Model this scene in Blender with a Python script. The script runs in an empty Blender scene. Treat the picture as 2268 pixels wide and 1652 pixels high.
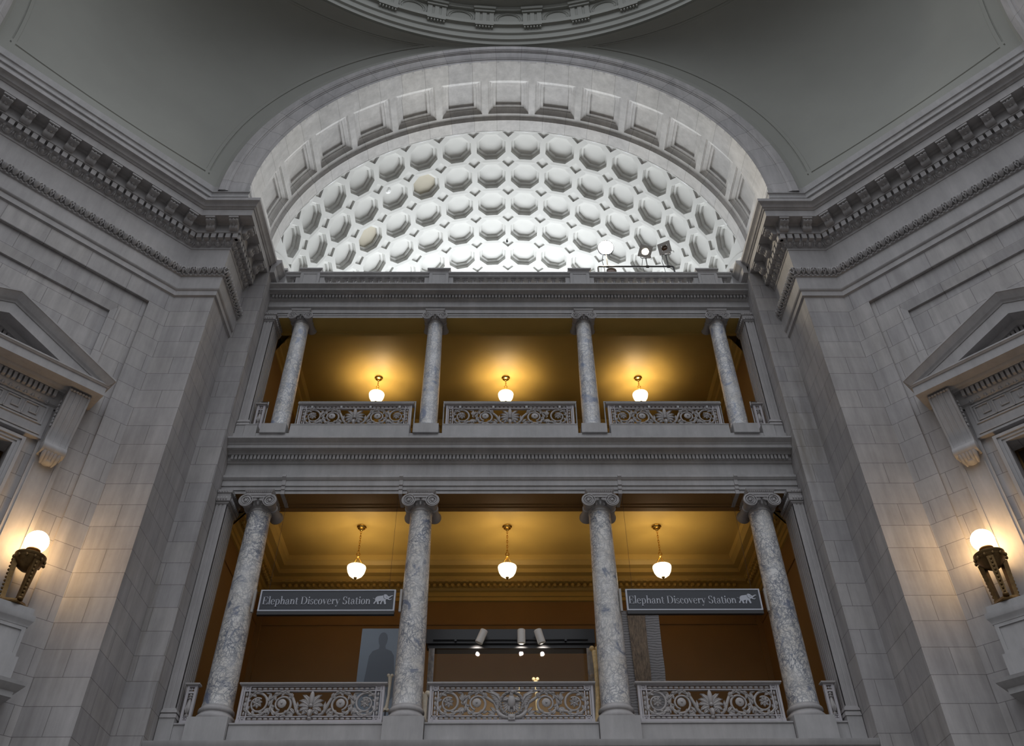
import bpy, bmesh, math, random
from mathutils import Vector, Matrix
random.seed(7)
PI = math.pi
C = bpy.context.scene.collection
sin, cos, sqrt = math.sin, math.cos, math.sqrt

# ------------------------------------------------------------------ key dimensions (metres)
W1, W2, W4 = 9.475, 10.76, 8.69       # half widths: arch jamb, outer corner of the pier, inner jamb
YA, YB, YC = 19.04, 20.90, 21.55      # pier front, inner jamb face, pilaster face
Y0 = 2.69                             # centre of the rotunda
ZS = 25.64                            # springing of the great arch
RV = 9.36                             # radius of the coffered vault
COLX = (-7.46, -2.66, 2.66, 7.46)

# ------------------------------------------------------------------ mesh builder
class MB:
    def __init__(s):
        s.v, s.f, s.m, s.u = [], [], [], {}
    def add(s, vs, fs, mi=0):
        b = len(s.v)
        s.v += [tuple(p) for p in vs]
        for q in fs:
            s.f.append(tuple(b + i for i in q)); s.m.append(mi)
        return s
    def quad(s, a, b, c, d, mi=0): return s.add([a, b, c, d], [(0, 1, 2, 3)], mi)
    def box(s, x0, x1, y0, y1, z0, z1, mi=0):
        vs = [(x, y, z) for z in (z0, z1) for y in (y0, y1) for x in (x0, x1)]
        return s.add(vs, [(0, 2, 3, 1), (4, 5, 7, 6), (0, 1, 5, 4), (2, 6, 7, 3), (0, 4, 6, 2), (1, 3, 7, 5)], mi)
    def tbox(s, x0, x1, y0, y1, z0, z1, t, mi=0):   # a box whose top is inset by t
        vs = [(x0, y0, z0), (x1, y0, z0), (x0, y1, z0), (x1, y1, z0), (x0 + t, y0 + t, z1), (x1 - t, y0 + t, z1), (x0 + t, y1 - t, z1), (x1 - t, y1 - t, z1)]
        return s.add(vs, [(0, 2, 3, 1), (4, 5, 7, 6), (0, 1, 5, 4), (2, 6, 7, 3), (0, 4, 6, 2), (1, 3, 7, 5)], mi)
    def grid(s, P, mi=0, cu=False, cv=False):
        n, k = len(P), len(P[0]); fs = []
        for i in range(n if cu else n - 1):
            for j in range(k if cv else k - 1):
                a, b = i, (i + 1) % n; c, d = j, (j + 1) % k
                fs.append((a * k + c, b * k + c, b * k + d, a * k + d))
        return s.add([p for r in P for p in r], fs, mi)
    def lathe(s, prof, n=24, c=(0, 0, 0), ax='z', a0=0, a1=2 * PI, mi=0, cap=False):
        full = abs(a1 - a0 - 2 * PI) < 1e-6
        P = []
        for k in range(n if full else n + 1):
            a = a0 + (a1 - a0) * k / n; row = []
            for r, z in prof:
                x, y = r * cos(a), r * sin(a)
                q = (x, y, z) if ax == 'z' else ((x, z, y) if ax == 'y' else (z, x, y))
                row.append((c[0] + q[0], c[1] + q[1], c[2] + q[2]))
            P.append(row)
        s.grid(P, mi, cu=full)
        if cap and full:
            for j in (0, len(prof) - 1):
                if prof[j][0] > 1e-5: s.add([P[k][j] for k in range(n)], [tuple(range(n))], mi)
        return s
    def tube(s, pts, r, n=6, closed=False, mi=0, flat=1.0):
        pts = [Vector(p) for p in pts]; N = len(pts); P = []
        rs = r if isinstance(r, (list, tuple)) else [r] * N
        up = None
        for i in range(N):
            if closed: t = pts[(i + 1) % N] - pts[i - 1]
            else: t = pts[min(i + 1, N - 1)] - pts[max(i - 1, 0)]
            if t.length < 1e-9: t = Vector((0, 0, 1))
            t.normalize()
            if up is None:
                up = Vector((0, 1, 0)) if abs(t.y) < 0.9 else Vector((1, 0, 0))
            b = t.cross(up)
            if b.length < 1e-6: b = t.cross(Vector((1, 0.01, 0)))
            b.normalize(); up2 = b.cross(t).normalized(); up = up2
            P.append([tuple(pts[i] + (b * cos(2 * PI * k / n) + up2 * sin(2 * PI * k / n) * flat) * rs[i]) for k in range(n)])
        s.grid(P, mi, cu=closed, cv=True)
        if not closed:
            s.add(P[0], [tuple(range(n))], mi); s.add(P[-1], [tuple(range(n))], mi)
        return s
    def ell(s, c, r, nu=10, nv=6, mi=0, lat0=-PI / 2, lat1=PI / 2):
        P = []
        for j in range(nv + 1):
            b = lat0 + (lat1 - lat0) * j / nv
            P.append([(c[0] + r[0] * cos(b) * cos(2 * PI * i / nu), c[1] + r[1] * cos(b) * sin(2 * PI * i / nu), c[2] + r[2] * sin(b)) for i in range(nu)])
        return s.grid(P, mi, cv=True)
    def sweep(s, path, prof, mi=0, ends=True):
        path = [Vector((p[0], p[1])) for p in path]; N = len(path); nr = []
        for i in range(N - 1):
            d = (path[i + 1] - path[i]).normalized(); nr.append(Vector((d.y, -d.x)))
        P = []
        for i in range(N):
            if i == 0: o = nr[0]
            elif i == N - 1: o = nr[-1]
            else:
                a, b = nr[i - 1], nr[i]; o = (a + b) / (1 + a.dot(b))
            P.append([(path[i].x + o.x * p, path[i].y + o.y * p, z) for p, z in prof])
        s.grid(P, mi)
        if ends:
            for r in (P[0], P[-1]): s.add(r, [tuple(range(len(r)))], mi)
        return s
    def prism(s, poly, y0, y1, mi=0, fn=None):      # polygon in (x, z) extruded along y
        fn = fn or (lambda x, z, y: (x, y, z)); n = len(poly)
        vs = [fn(x, z, y0) for x, z in poly] + [fn(x, z, y1) for x, z in poly]
        return s.add(vs, [tuple(range(n)), tuple(range(2 * n - 1, n - 1, -1))] + [(i, (i + 1) % n, n + (i + 1) % n, n + i) for i in range(n)], mi)
    def put(s, o, fn=None, mi=None):
        b = len(s.v); s.v += [tuple(fn(p)) if fn else p for p in o.v]
        for q, m in zip(o.f, o.m):
            s.f.append(tuple(b + i for i in q)); s.m.append(m if mi is None else mi)
        return s
    def flip(s):                                     # the mirror image across x = 0
        o = MB(); o.v = [(-x, y, z) for x, y, z in s.v]; o.f = [tuple(reversed(q)) for q in s.f]; o.m = list(s.m); return o
    def build(s, name, mats, parent=None, smooth=None, uv=None, loc=None, rot=None):
        me = bpy.data.meshes.new(name); me.from_pydata(s.v, [], s.f)
        if not isinstance(mats, (list, tuple)): mats = [mats]
        for m in mats: me.materials.append(m)
        if len(mats) > 1: me.polygons.foreach_set('material_index', s.m)
        L = me.uv_layers.new(name='UVMap'); vs = me.vertices
        for p in me.polygons:
            n = p.normal
            if uv:
                for li in p.loop_indices: L.data[li].uv = uv(vs[me.loops[li].vertex_index].co, n)
            elif abs(n.z) > 0.8:
                for li in p.loop_indices:
                    c = vs[me.loops[li].vertex_index].co; L.data[li].uv = (c.x, c.y)
            else:
                h = sqrt(n.x * n.x + n.y * n.y) or 1; tx, ty = -n.y / h, n.x / h
                for li in p.loop_indices:
                    c = vs[me.loops[li].vertex_index].co; L.data[li].uv = (c.x * tx + c.y * ty, c.z)
        if smooth:
            for p in me.polygons: p.use_smooth = True
            me.set_sharp_from_angle(angle=math.radians(smooth))
        me.validate(); me.update()
        o = bpy.data.objects.new(name, me); C.objects.link(o)
        if parent: o.parent = parent
        if loc: o.location = loc
        if rot is not None: o.rotation_euler = (0, 0, rot)
        return o

def tag(o, label=None, cat=None, group=None, kind=None):
    if label: o['label'] = label
    if cat: o['category'] = cat
    if group: o['group'] = group
    if kind: o['kind'] = kind
    return o
def thing(name, label, cat, loc=(0, 0, 0), rot=0, group=None, kind=None):
    o = bpy.data.objects.new(name, None); C.objects.link(o); o.empty_display_size = 0.3
    o.location = loc; o.rotation_euler = (0, 0, rot)
    return tag(o, label, cat, group, kind)
KIDS = {}
def copy_tree(o, parent=None):
    c = o.copy(); C.objects.link(c)
    if parent: c.parent = parent
    for ch in list(o.children): copy_tree(ch, c)
    return c
def struct(o, label, cat='structure'): return tag(o, label, cat, None, 'structure')

# ------------------------------------------------------------------ materials
def nodes(name):
    m = bpy.data.materials.new(name); m.use_nodes = True
    nt = m.node_tree; b = nt.nodes['Principled BSDF']
    return m, nt, b
def N(nt, t, **kw):
    n = nt.nodes.new(t)
    for k, v in kw.items():
        if k in n.inputs: n.inputs[k].default_value = v
        else: setattr(n, k, v)
    return n
def mapr(nt, src, a0, a1, b0, b1):
    n = N(nt, 'ShaderNodeMapRange'); nt.links.new(src, n.inputs['Value'])
    for k, v in zip(('From Min', 'From Max', 'To Min', 'To Max'), (a0, a1, b0, b1)): n.inputs[k].default_value = v
    return n.outputs[0]
def mix(nt, f, a, b, mode='MIX'):
    n = N(nt, 'ShaderNodeMix', data_type='RGBA', blend_type=mode)
    for k, v in ((0, f), (6, a), (7, b)):
        if hasattr(v, 'links') or hasattr(v, 'is_linked'): nt.links.new(v, n.inputs[k])
        else: n.inputs[k].default_value = v if k == 0 else (v[0], v[1], v[2], 1)
    return n.outputs[2]
def noise(nt, vec, scale, detail=4, rough=0.55, dist=0.0, col=False):
    n = N(nt, 'ShaderNodeTexNoise'); n.inputs['Scale'].default_value = scale; n.inputs['Detail'].default_value = detail
    n.inputs['Roughness'].default_value = rough; n.inputs['Distortion'].default_value = dist
    if vec is not None: nt.links.new(vec, n.inputs['Vector'])
    return n.outputs['Color' if col else 'Fac']
def scaled(nt, src, s, off=None):
    n = N(nt, 'ShaderNodeMapping'); nt.links.new(src, n.inputs['Vector']); n.inputs['Scale'].default_value = s
    if off is not None: n.inputs['Location'].default_value = off
    return n.outputs[0]

def stone(name, col=(0.40, 0.385, 0.385), brick=None, off=(0, 0, 0), stain=0.0, rough=0.6, streak=0.22):
    m, nt, b = nodes(name); L = nt.links
    pos = N(nt, 'ShaderNodeNewGeometry').outputs['Position']
    st = noise(nt, scaled(nt, pos, (3.2, 3.2, 0.22)), 1.0, 5, 0.6)
    bl = noise(nt, pos, 0.9, 5, 0.6)
    fi = noise(nt, scaled(nt, pos, (9, 9, 2.5)), 1.0, 3, 0.6)
    c = mix(nt, 1.0, col, mapr(nt, st, 0.3, 0.7, 1 - streak, 1 + streak * 0.6), 'MULTIPLY') if 0 else None
    def grey(sock):
        n = N(nt, 'ShaderNodeCombineColor'); 
        for i in range(3): L.new(sock, n.inputs[i])
        return n.outputs[0]
    c = mix(nt, 1.0, col, grey(mapr(nt, st, 0.3, 0.7, 1 - streak, 1 + streak * 0.5)), 'MULTIPLY')
    c = mix(nt, 1.0, c, grey(mapr(nt, bl, 0.3, 0.7, 0.88, 1.08)), 'MULTIPLY')
    c = mix(nt, 1.0, c, grey(mapr(nt, fi, 0.3, 0.7, 0.95, 1.04)), 'MULTIPLY')
    if brick:
        uv = N(nt, 'ShaderNodeUVMap').outputs[0]
        bt = N(nt, 'ShaderNodeTexBrick'); L.new(scaled(nt, uv, (1, 1, 1), off), bt.inputs['Vector'])
        bt.inputs['Scale'].default_value = 1; bt.inputs['Mortar Size'].default_value = 0.009; bt.inputs['Mortar Smooth'].default_value = 0.3
        bt.inputs['Brick Width'].default_value = brick[0]; bt.inputs['Row Height'].default_value = brick[1]; bt.offset = brick[2]
        bt.inputs['Color1'].default_value = (0.92, 0.92, 0.93, 1); bt.inputs['Color2'].default_value = (1.05, 1.04, 1.02, 1); bt.inputs['Mortar'].default_value = (0.5, 0.49, 0.48, 1)
        c = mix(nt, 1.0, c, bt.outputs['Color'], 'MULTIPLY')
    if stain:
        s1 = noise(nt, scaled(nt, pos, (1.3, 1.3, 0.16), (3.1, 0, 0)), 1.0, 6, 0.65)
        c = mix(nt, mapr(nt, s1, 0.56, 0.72, 0, stain), c, (0.17, 0.145, 0.10))
    L.new(c, b.inputs['Base Color']); b.inputs['Roughness'].default_value = rough
    bp = N(nt, 'ShaderNodeBump'); bp.inputs['Strength'].default_value = 0.12; bp.inputs['Distance'].default_value = 0.02
    L.new(fi, bp.inputs['Height']); L.new(bp.outputs[0], b.inputs['Normal'])
    return m
def plain(name, col, rough=0.6, metal=0.0, var=0.0, scale=1.5, spec=0.5):
    m, nt, b = nodes(name); b.inputs['Roughness'].default_value = rough; b.inputs['Metallic'].default_value = metal
    b.inputs['Specular IOR Level'].default_value = spec
    if var:
        pos = N(nt, 'ShaderNodeNewGeometry').outputs['Position']
        f = mapr(nt, noise(nt, pos, scale, 4), 0.3, 0.7, 0, 1)
        nt.links.new(mix(nt, f, [x * (1 - var) for x in col], [min(1, x * (1 + var)) for x in col]), b.inputs['Base Color'])
    else: b.inputs['Base Color'].default_value = (*col, 1)
    return m
def glow(name, col, strength):
    m, nt, b = nodes(name); b.inputs['Base Color'].default_value = (0.8, 0.8, 0.8, 1)
    b.inputs['Emission Color'].default_value = (*col, 1); b.inputs['Emission Strength'].default_value = strength
    return m
def marble(name, base=(0.74, 0.73, 0.72), vein=(0.11, 0.13, 0.18), dens=1.0):
    m, nt, b = nodes(name); L = nt.links
    tc = N(nt, 'ShaderNodeTexCoord').outputs['Object']; ri = N(nt, 'ShaderNodeObjectInfo').outputs['Random']
    ad = N(nt, 'ShaderNodeVectorMath', operation='ADD'); mu = N(nt, 'ShaderNodeVectorMath', operation='SCALE'); cc = N(nt, 'ShaderNodeCombineXYZ')
    for i in range(3): L.new(ri, cc.inputs[i])
    L.new(cc.outputs[0], mu.inputs[0]); mu.inputs['Scale'].default_value = 57.0; L.new(tc, ad.inputs[0]); L.new(mu.outputs[0], ad.inputs[1])
    p = ad.outputs[0]
    n1 = noise(nt, p, 1.3, 6, 0.6, 0.5, True)
    w = N(nt, 'ShaderNodeVectorMath', operation='SCALE'); L.new(n1, w.inputs[0]); w.inputs['Scale'].default_value = 1.1
    q = N(nt, 'ShaderNodeVectorMath', operation='ADD'); L.new(p, q.inputs[0]); L.new(w.outputs[0], q.inputs[1])
    v = N(nt, 'ShaderNodeTexVoronoi', feature='DISTANCE_TO_EDGE'); v.inputs['Scale'].default_value = 4.2; L.new(scaled(nt, q.outputs[0], (1, 1, 0.6)), v.inputs['Vector'])
    v2 = N(nt, 'ShaderNodeTexVoronoi', feature='DISTANCE_TO_EDGE'); v2.inputs['Scale'].default_value = 9.5; L.new(scaled(nt, q.outputs[0], (1, 1, 0.7)), v2.inputs['Vector'])
    big = noise(nt, p, 0.75, 4, 0.55, 0.8)
    msk = mapr(nt, big, 0.40, 0.60, 0.45, 1.0)
    f1 = mapr(nt, v.outputs[0], 0.0, 0.10, 1, 0); f2 = mapr(nt, v2.outputs[0], 0.0, 0.13, 0.85, 0)
    mx = N(nt, 'ShaderNodeMath', operation='MAXIMUM'); L.new(f1, mx.inputs[0]); L.new(f2, mx.inputs[1])
    mm = N(nt, 'ShaderNodeMath', operation='MULTIPLY'); L.new(mx.outputs[0], mm.inputs[0]); L.new(msk, mm.inputs[1])
    md = N(nt, 'ShaderNodeMath', operation='MULTIPLY'); L.new(mm.outputs[0], md.inputs[0]); md.inputs[1].default_value = 1.0 * dens
    tone = mix(nt, mapr(nt, noise(nt, p, 2.2, 5, 0.6), 0.35, 0.65, 0, 1), base, (base[0] * 0.86, base[1] * 0.83, base[2] * 0.78))
    pt = mapr(nt, noise(nt, p, 1.6, 5, 0.62, 1.2), 0.57, 0.66, 0, 0.85)
    c = mix(nt, md.outputs[0], tone, vein); c = mix(nt, pt, c, (vein[0] * 1.2, vein[1] * 1.25, vein[2] * 1.35))
    L.new(c, b.inputs['Base Color']); b.inputs['Roughness'].default_value = 0.28
    return m

M = {}
M['ashlar'] = stone('ashlar_stone', brick=(1.26333, 0.652, 0.5), off=(9.475, -7.128 + 0.652 * 11, 0), stain=0.25)
M['stained'] = stone('stained_ashlar_stone', brick=(1.26333, 0.652, 0.5), off=(0.5, -7.128 + 0.652 * 11, 0), stain=0.6)
M['stone'] = stone('carved_stone', streak=0.12)
M['stone2'] = stone('smooth_stone', col=(0.41, 0.40, 0.40), streak=0.12)
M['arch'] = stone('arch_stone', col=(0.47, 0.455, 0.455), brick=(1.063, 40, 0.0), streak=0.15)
M['soffit'] = stone('brightened_soffit_stone', col=(0.60, 0.585, 0.57), brick=(1.063, 40, 0.0), streak=0.15)  # paler than the other stone, light bounced from the hall put into its colour
M['plaster'] = plain('grey_plaster', (0.33, 0.335, 0.305), 0.8, var=0.05, scale=0.4)
M['vault'] = plain('white_plaster', (0.64, 0.64, 0.62), 0.75, var=0.02, scale=0.7)
M['cream'] = plain('aged_cream_plaster', (0.53, 0.49, 0.40), 0.8, var=0.06, scale=0.8)
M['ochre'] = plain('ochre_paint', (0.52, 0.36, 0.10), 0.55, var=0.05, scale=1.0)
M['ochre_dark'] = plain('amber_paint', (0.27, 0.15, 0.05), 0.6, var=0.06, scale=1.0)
M['greywall'] = plain('taupe_paint', (0.34, 0.29, 0.25), 0.7, var=0.05, scale=1.0)
M['iron'] = plain('grey_painted_iron', (0.38, 0.36, 0.355), 0.5, var=0.06, scale=6)
M['iron2'] = plain('pale_grey_painted_iron', (0.45, 0.43, 0.45), 0.5, var=0.06, scale=6)
M['steel'] = plain('grey_handrail', (0.30, 0.30, 0.30), 0.4, 0.3)
M['bronze'] = plain('dark_bronze', (0.16, 0.095, 0.035), 0.42, 0.75, var=0.25, scale=12)
M['brass'] = plain('polished_brass', (0.78, 0.50, 0.12), 0.25, 1.0)
M['bowl'] = glow('lit_milk_glass', (1.0, 0.84, 0.58), 2.0)
M['globe'] = glow('lit_opal_globe', (1.0, 0.62, 0.26), 30)
M['sign'] = plain('slate_sign_board', (0.028, 0.032, 0.042), 0.35)
M['signw'] = plain('pale_sign_lettering', (0.50, 0.52, 0.58), 0.5)
M['black'] = plain('black_metal', (0.02, 0.02, 0.022), 0.4)
M['white'] = plain('white_enamel', (0.75, 0.71, 0.66), 0.4)
M['bone'] = plain('aged_bone', (0.62, 0.45, 0.22), 0.5, var=0.3, scale=8)
M['bonew'] = plain('pale_bone', (0.75, 0.68, 0.55), 0.6, var=0.1, scale=8)
M['panel'] = plain('blue_grey_panel', (0.25, 0.30, 0.36), 0.5, var=0.05, scale=1)
M['figure'] = plain('silhouette_print', (0.14, 0.165, 0.20), 0.5)
M['dark'] = plain('dark_interior', (0.03, 0.02, 0.012), 0.7)
M['lampc'] = plain('grey_lamp_housing', (0.35, 0.33, 0.31), 0.5)
M['lens1'] = glow('bright_lamp_lens', (1.0, 0.86, 0.62), 400)
M['lens2'] = glow('lamp_lens', (1.0, 0.85, 0.6), 40)
M['lens3'] = plain('unlit_amber_lens', (0.10, 0.045, 0.02), 0.15)
M['floor'] = plain('darkened_marble_paving', (0.13, 0.12, 0.11), 0.5, var=0.1, scale=0.5)  # colour darkened to cut the light bounced up onto undersides
M['mb1'] = marble('veined_marble', dens=1.0)
M['mb2'] = marble('pale_veined_marble', (0.78, 0.78, 0.78), (0.20, 0.23, 0.31), 0.85)
def glass_mat():
    m, nt, b = nodes('clear_glass'); b.inputs['Transmission Weight'].default_value = 1; b.inputs['Roughness'].default_value = 0.03; b.inputs['IOR'].default_value = 1.15
    b.inputs['Base Color'].default_value = (0.9, 0.95, 1, 1); return m
M['glass'] = glass_mat()
def fur():
    m, nt, b = nodes('printed_fur'); tc = N(nt, 'ShaderNodeTexCoord').outputs['Object']
    n = noise(nt, scaled(nt, tc, (14, 4, 2.5)), 2.0, 6, 0.7, 0.6)
    nt.links.new(mix(nt, mapr(nt, n, 0.3, 0.7, 0, 1), (0.05, 0.035, 0.025), (0.36, 0.26, 0.17)), b.inputs['Base Color']); b.inputs['Roughness'].default_value = 0.6; return m
def hide():
    m, nt, b = nodes('printed_elephant_hide'); tc = N(nt, 'ShaderNodeTexCoord').outputs['Object']
    w = N(nt, 'ShaderNodeTexWave', bands_direction='Z'); w.inputs['Scale'].default_value = 4; w.inputs['Distortion'].default_value = 5; w.inputs['Detail'].default_value = 4
    nt.links.new(tc, w.inputs['Vector'])
    nt.links.new(mix(nt, w.outputs['Fac'], (0.17, 0.165, 0.17), (0.36, 0.35, 0.36)), b.inputs['Base Color']); b.inputs['Roughness'].default_value = 0.6; return m
M['fur'], M['hide'] = fur(), hide()

# ================================================================== THE SETTING
# ---- floor of the rotunda
f = MB(); f.box(-24, 24, -16, 24, -2.4, -2.1)
struct(f.build('floor', M['floor']), 'darkened stone floor of the rotunda below the frame', 'floor')

# ---- stone piers and jambs (left, then mirrored right)
def vwall(mb, pts, z0, z1, mi=0):
    for a, b in zip(pts[:-1], pts[1:]):
        mb.quad((a[0], a[1], z0), (b[0], b[1], z0), (b[0], b[1], z1), (a[0], a[1], z1), mi)
E1p, E2p, E3p = (-16.35, Y0 + W1), (-16.35, Y0 + W2), (-18.2, Y0 + W1)
E2, E1, E3, E4 = (-W2, YA), (-W1, YA), (-W1, YB), (-W4, YB)
DL = math.hypot(E2[0] - E2p[0], E2[1] - E2p[1]); HD = DL / 2
MID = ((E2[0] + E2p[0]) / 2, (E2[1] + E2p[1]) / 2)
for side in ('left', 'right'):
    w = MB(); vwall(w, [E3p, E1p, E2p], -2.1, 24.0); vwall(w, [E2, E1, E3], -2.1, 24.0)
    j = MB(); vwall(j, [E3, E4, (-W4, 23.2)], -2.1, 24.13); j.quad((-W1, YB, 24.13), (-W4, YB, 24.13), (-W4, 23.2, 24.13), (-W1, 23.2, 24.13))
    if side == 'right': w, j = w.flip(), j.flip()
    struct(w.build('wall_' + side, M['ashlar']), 'ashlar stone pier beside the ' + side + ' end of the galleries', 'wall')
    struct(j.build('wall_' + side + '_jamb', M['stained']), 'water stained inner stone jamb at the ' + side + ' end of the galleries', 'wall')

# ---- diagonal wall with two sunk panels and a window hole; local x along the wall, y into the wall
def diagonal_wall():
    w = MB(); h = HD
    def rect(x0, x1, z0, z1, y): w.quad((x0, y, z0), (x1, y, z0), (x1, y, z1), (x0, y, z1))
    a, b, c = h - 0.66, h - 1.335, h - 1.58
    y1, y2 = 0.10, 0.15
    for s in (-1, 1):
        w.quad((s * h, 0, -2.1), (s * a, 0, -2.1), (s * a, 0, 24), (s * h, 0, 24))
        w.quad((s * a, 0, -2.1), (s * a, y1, -2.1), (s * a, y1, 19.5), (s * a, 0, 19.5))
        w.quad((s * a, y1, -2.1), (s * b, y1, -2.1), (s * b, y1, 18.8), (s * a, y1, 18.8))
        w.quad((s * b, y1, 15.3), (s * b, y1 - .05, 15.3), (s * b, y1 - .05, 18.8), (s * b, y1, 18.8))
        w.quad((s * b, y1 - .05, 15.3), (s * c, y1 - .02, 15.3), (s * c, y1 - .02, 18.485), (s * b, y1 - .05, 18.8))
        w.quad((s * c, y1 - .02, 15.3), (s * c, y2, 15.3), (s * c, y2, 18.485), (s * c, y1 - .02, 18.485))
        w.quad((s * b, y1, -2.1), (s * 1.51, y1, -2.1), (s * 1.51, y1, 15.3), (s * b, y1, 15.3))
        w.quad((s * 1.51, y1, 7.3), (s * 1.51, 0.75, 7.3), (s * 1.51, 0.75, 13.06), (s * 1.51, y1, 13.06))
    w.quad((-a, 0, 19.5), (a, 0, 19.5), (a, 0, 24), (-a, 0, 24)); w.quad((-a, 0, 19.5), (a, 0, 19.5), (a, y1, 19.5), (-a, y1, 19.5))
    rect(-a, a, 18.8, 19.5, y1)
    w.quad((-b, y1, 18.8), (b, y1, 18.8), (b, y1 - .05, 18.8), (-b, y1 - .05, 18.8))
    w.quad((-b, y1 - .05, 18.8), (b, y1 - .05, 18.8), (c, y1 - .02, 18.485), (-c, y1 - .02, 18.485))
    w.quad((-c, y1 - .02, 18.485), (c, y1 - .02, 18.485), (c, y2, 18.485), (-c, y2, 18.485))
    rect(-c, c, 15.3, 18.485, y2); rect(-1.51, 1.51, 13.06, 15.3, y1)
    rect(-1.51, 1.51, -2.1, 7.3, y1)
    w.quad((-1.51, y1, 13.06), (1.51, y1, 13.06), (1.51, 0.75, 13.06), (-1.51, 0.75, 13.06))
    w.quad((-1.51, y1, 7.3), (1.51, y1, 7.3), (1.51, 0.75, 7.3), (-1.51, 0.75, 7.3))
    return w
for side, sg in (('left', 1), ('right', -1)):
    struct(diagonal_wall().build('wall_' + side + '_diagonal', M['ashlar'], loc=(sg * MID[0], MID[1], 0), rot=sg * PI / 4),
           'diagonal ashlar wall with sunk panel above the pedimented window at the ' + side, 'wall')

# ---- main entablature of the rotunda, swept round the piers
PROF = [(-.02, 20.14), (.03, 20.20), (.06, 20.21), (.06, 20.40), (.085, 20.42), (.115, 20.47), (.115, 20.50), (.105, 20.51), (.105, 21.03),
        (.145, 21.05), (.155, 21.08), (.145, 21.11), (.125, 21.12), (.165, 21.22), (.20, 21.32), (.225, 21.33), (.225, 21.38), (.02, 21.39), (.02, 22.46), (.045, 22.48),
        (.045, 22.55), (.06, 22.57), (.095, 22.62), (.13, 22.68), (.16, 22.73), (.18, 22.75), (.18, 23.0), (.335, 23.0), (.345, 23.03), (.345, 23.08),
        (.33, 23.10), (.33, 23.40), (.38, 23.46), (.715, 23.46), (.715, 23.76), (.745, 23.77), (.76, 23.80), (.79, 23.83), (.81, 23.84), (.83, 23.89), (.88, 23.95), (.935, 23.99),
        (.945, 24.0), (.945, 24.13), (-.3, 24.16)]
def frame_of(a, b):
    ax, ay = a; bx, by = b; L = math.hypot(bx - ax, by - ay); t = ((bx - ax) / L, (by - ay) / L); n = (t[1], -t[0])
    return L, (lambda s, p, z: (ax + t[0] * s + n[0] * p, ay + t[1] * s + n[1] * p, z)), math.atan2(t[1], t[0])
T8 = math.tan(PI / 8)
#            segment           start mitre  end mitre  (gain of length per metre of projection)
SEGS = [(E3p, E1p, 0, 1.0), (E1p, E2p, 1.0, -T8), (E2p, E2, -T8, -T8), (E2, E1, -T8, 1.0), (E1, E3, 1.0, 0)]
def places(seg, p, pitch, inset=0.0):
    a, b, m0, m1 = seg; L, fn, ang = frame_of(a, b)
    s0, s1 = -m0 * p + inset, L + m1 * p - inset
    n = max(1, round((s1 - s0) / pitch)); d = (s1 - s0) / n
    return [(s0 + d * (i + .5), d, fn, ang) for i in range(n)]
orn = MB()
def egg(mb, s, w, fn, p0, z0, p1, z1):
    pc, zc = (p0 + p1) / 2, (z0 + z1) / 2; hz = (z1 - z0) * .5
    P = []
    for j in range(5):
        b = -PI / 2 + PI * j / 4
        P.append([fn(s + w * .21 * cos(b) * cos(a), pc + .085 * cos(b) * sin(a) + .9 * (p1 - p0) / 2 * sin(b) * .6, zc + hz * .92 * sin(b)) for a in [PI * k / 6 for k in range(7)]])
    mb.grid(P)
    arc = [fn(s + w * .34 * cos(a), pc + .03 + (p1 - p0) * .45 * sin(a), zc + .02 + hz * sin(a) * 1.0) for a in [PI * (1 + k / 8) for k in range(9)]]
    mb.tube(arc, .018, 4)
    for q in (-1, 1):
        mb.tube([fn(s + q * w * .34, pc + .03, zc), fn(s + q * w * .35, p1 - .01, z1)], .018, 4)
    mb.tube([fn(s + w * .5, p0 + .02, z0 + .02), fn(s + w * .5, pc + .045, zc), fn(s + w * .5, p1, z1 - .01)], [.012, .03, .02], 4)
def acan(mb, s, w, fn, z0, z1):
    pm = lambda t: .135 + .085 * t + .035 * sin(PI * t)
    H = z1 - z0
    for q in (-1, 1):
        pts = [fn(s + q * w * x, pm(t) + .02, z0 + H * t) for x, t in ((.03, .04), (.10, .22), (.20, .42), (.20, .66), (.28, .86), (.42, .96))]
        mb.tube(pts, [.03, .03, .032, .03, .026, .018], 5)
        pts = [fn(s + q * w * x, pm(t) + .015, z0 + H * t) for x, t in ((.5, .02), (.42, .3), (.36, .55), (.42, .75))]
        mb.tube(pts, [.015, .028, .026, .014], 4)
    mb.tube([fn(s, pm(t) + .03, z0 + H * t) for t in (.02, .3, .6, .8, .95)], [.016, .03, .042, .034, .015], 5)
    mb.tube([fn(s + w * .5, pm(t) + .02, z0 + H * t) for t in (.5, .75, .97)], [.012, .028, .02], 4)
mods = []
for sg in SEGS:
    for s, d, fn, ang in places(sg, .30, .2343):                                       # dentils
        hw = d * .34
        vs = [fn(s + x, p, z) for z in (22.77, 22.985) for p in (.16, .325) for x in (-hw, hw)]
        orn.add(vs, [(0, 2, 3, 1), (4, 5, 7, 6), (0, 1, 5, 4), (2, 6, 7, 3), (0, 4, 6, 2), (1, 3, 7, 5)])
    for s, d, fn, ang in places(sg, .11, .3485): egg(orn, s, d, fn, .05, 22.56, .17, 22.735)
    for s, d, fn, ang in places(sg, .18, .311): acan(orn, s, d, fn, 21.12, 21.36)
    for s, d, fn, ang in places(sg, .15, .155):
        orn.ell(fn(s, .15, 21.08), (.055, .055, .032), 6, 4)
    for s, d, fn, ang in places(sg, .5, .697): mods.append((s, fn, ang))
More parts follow.
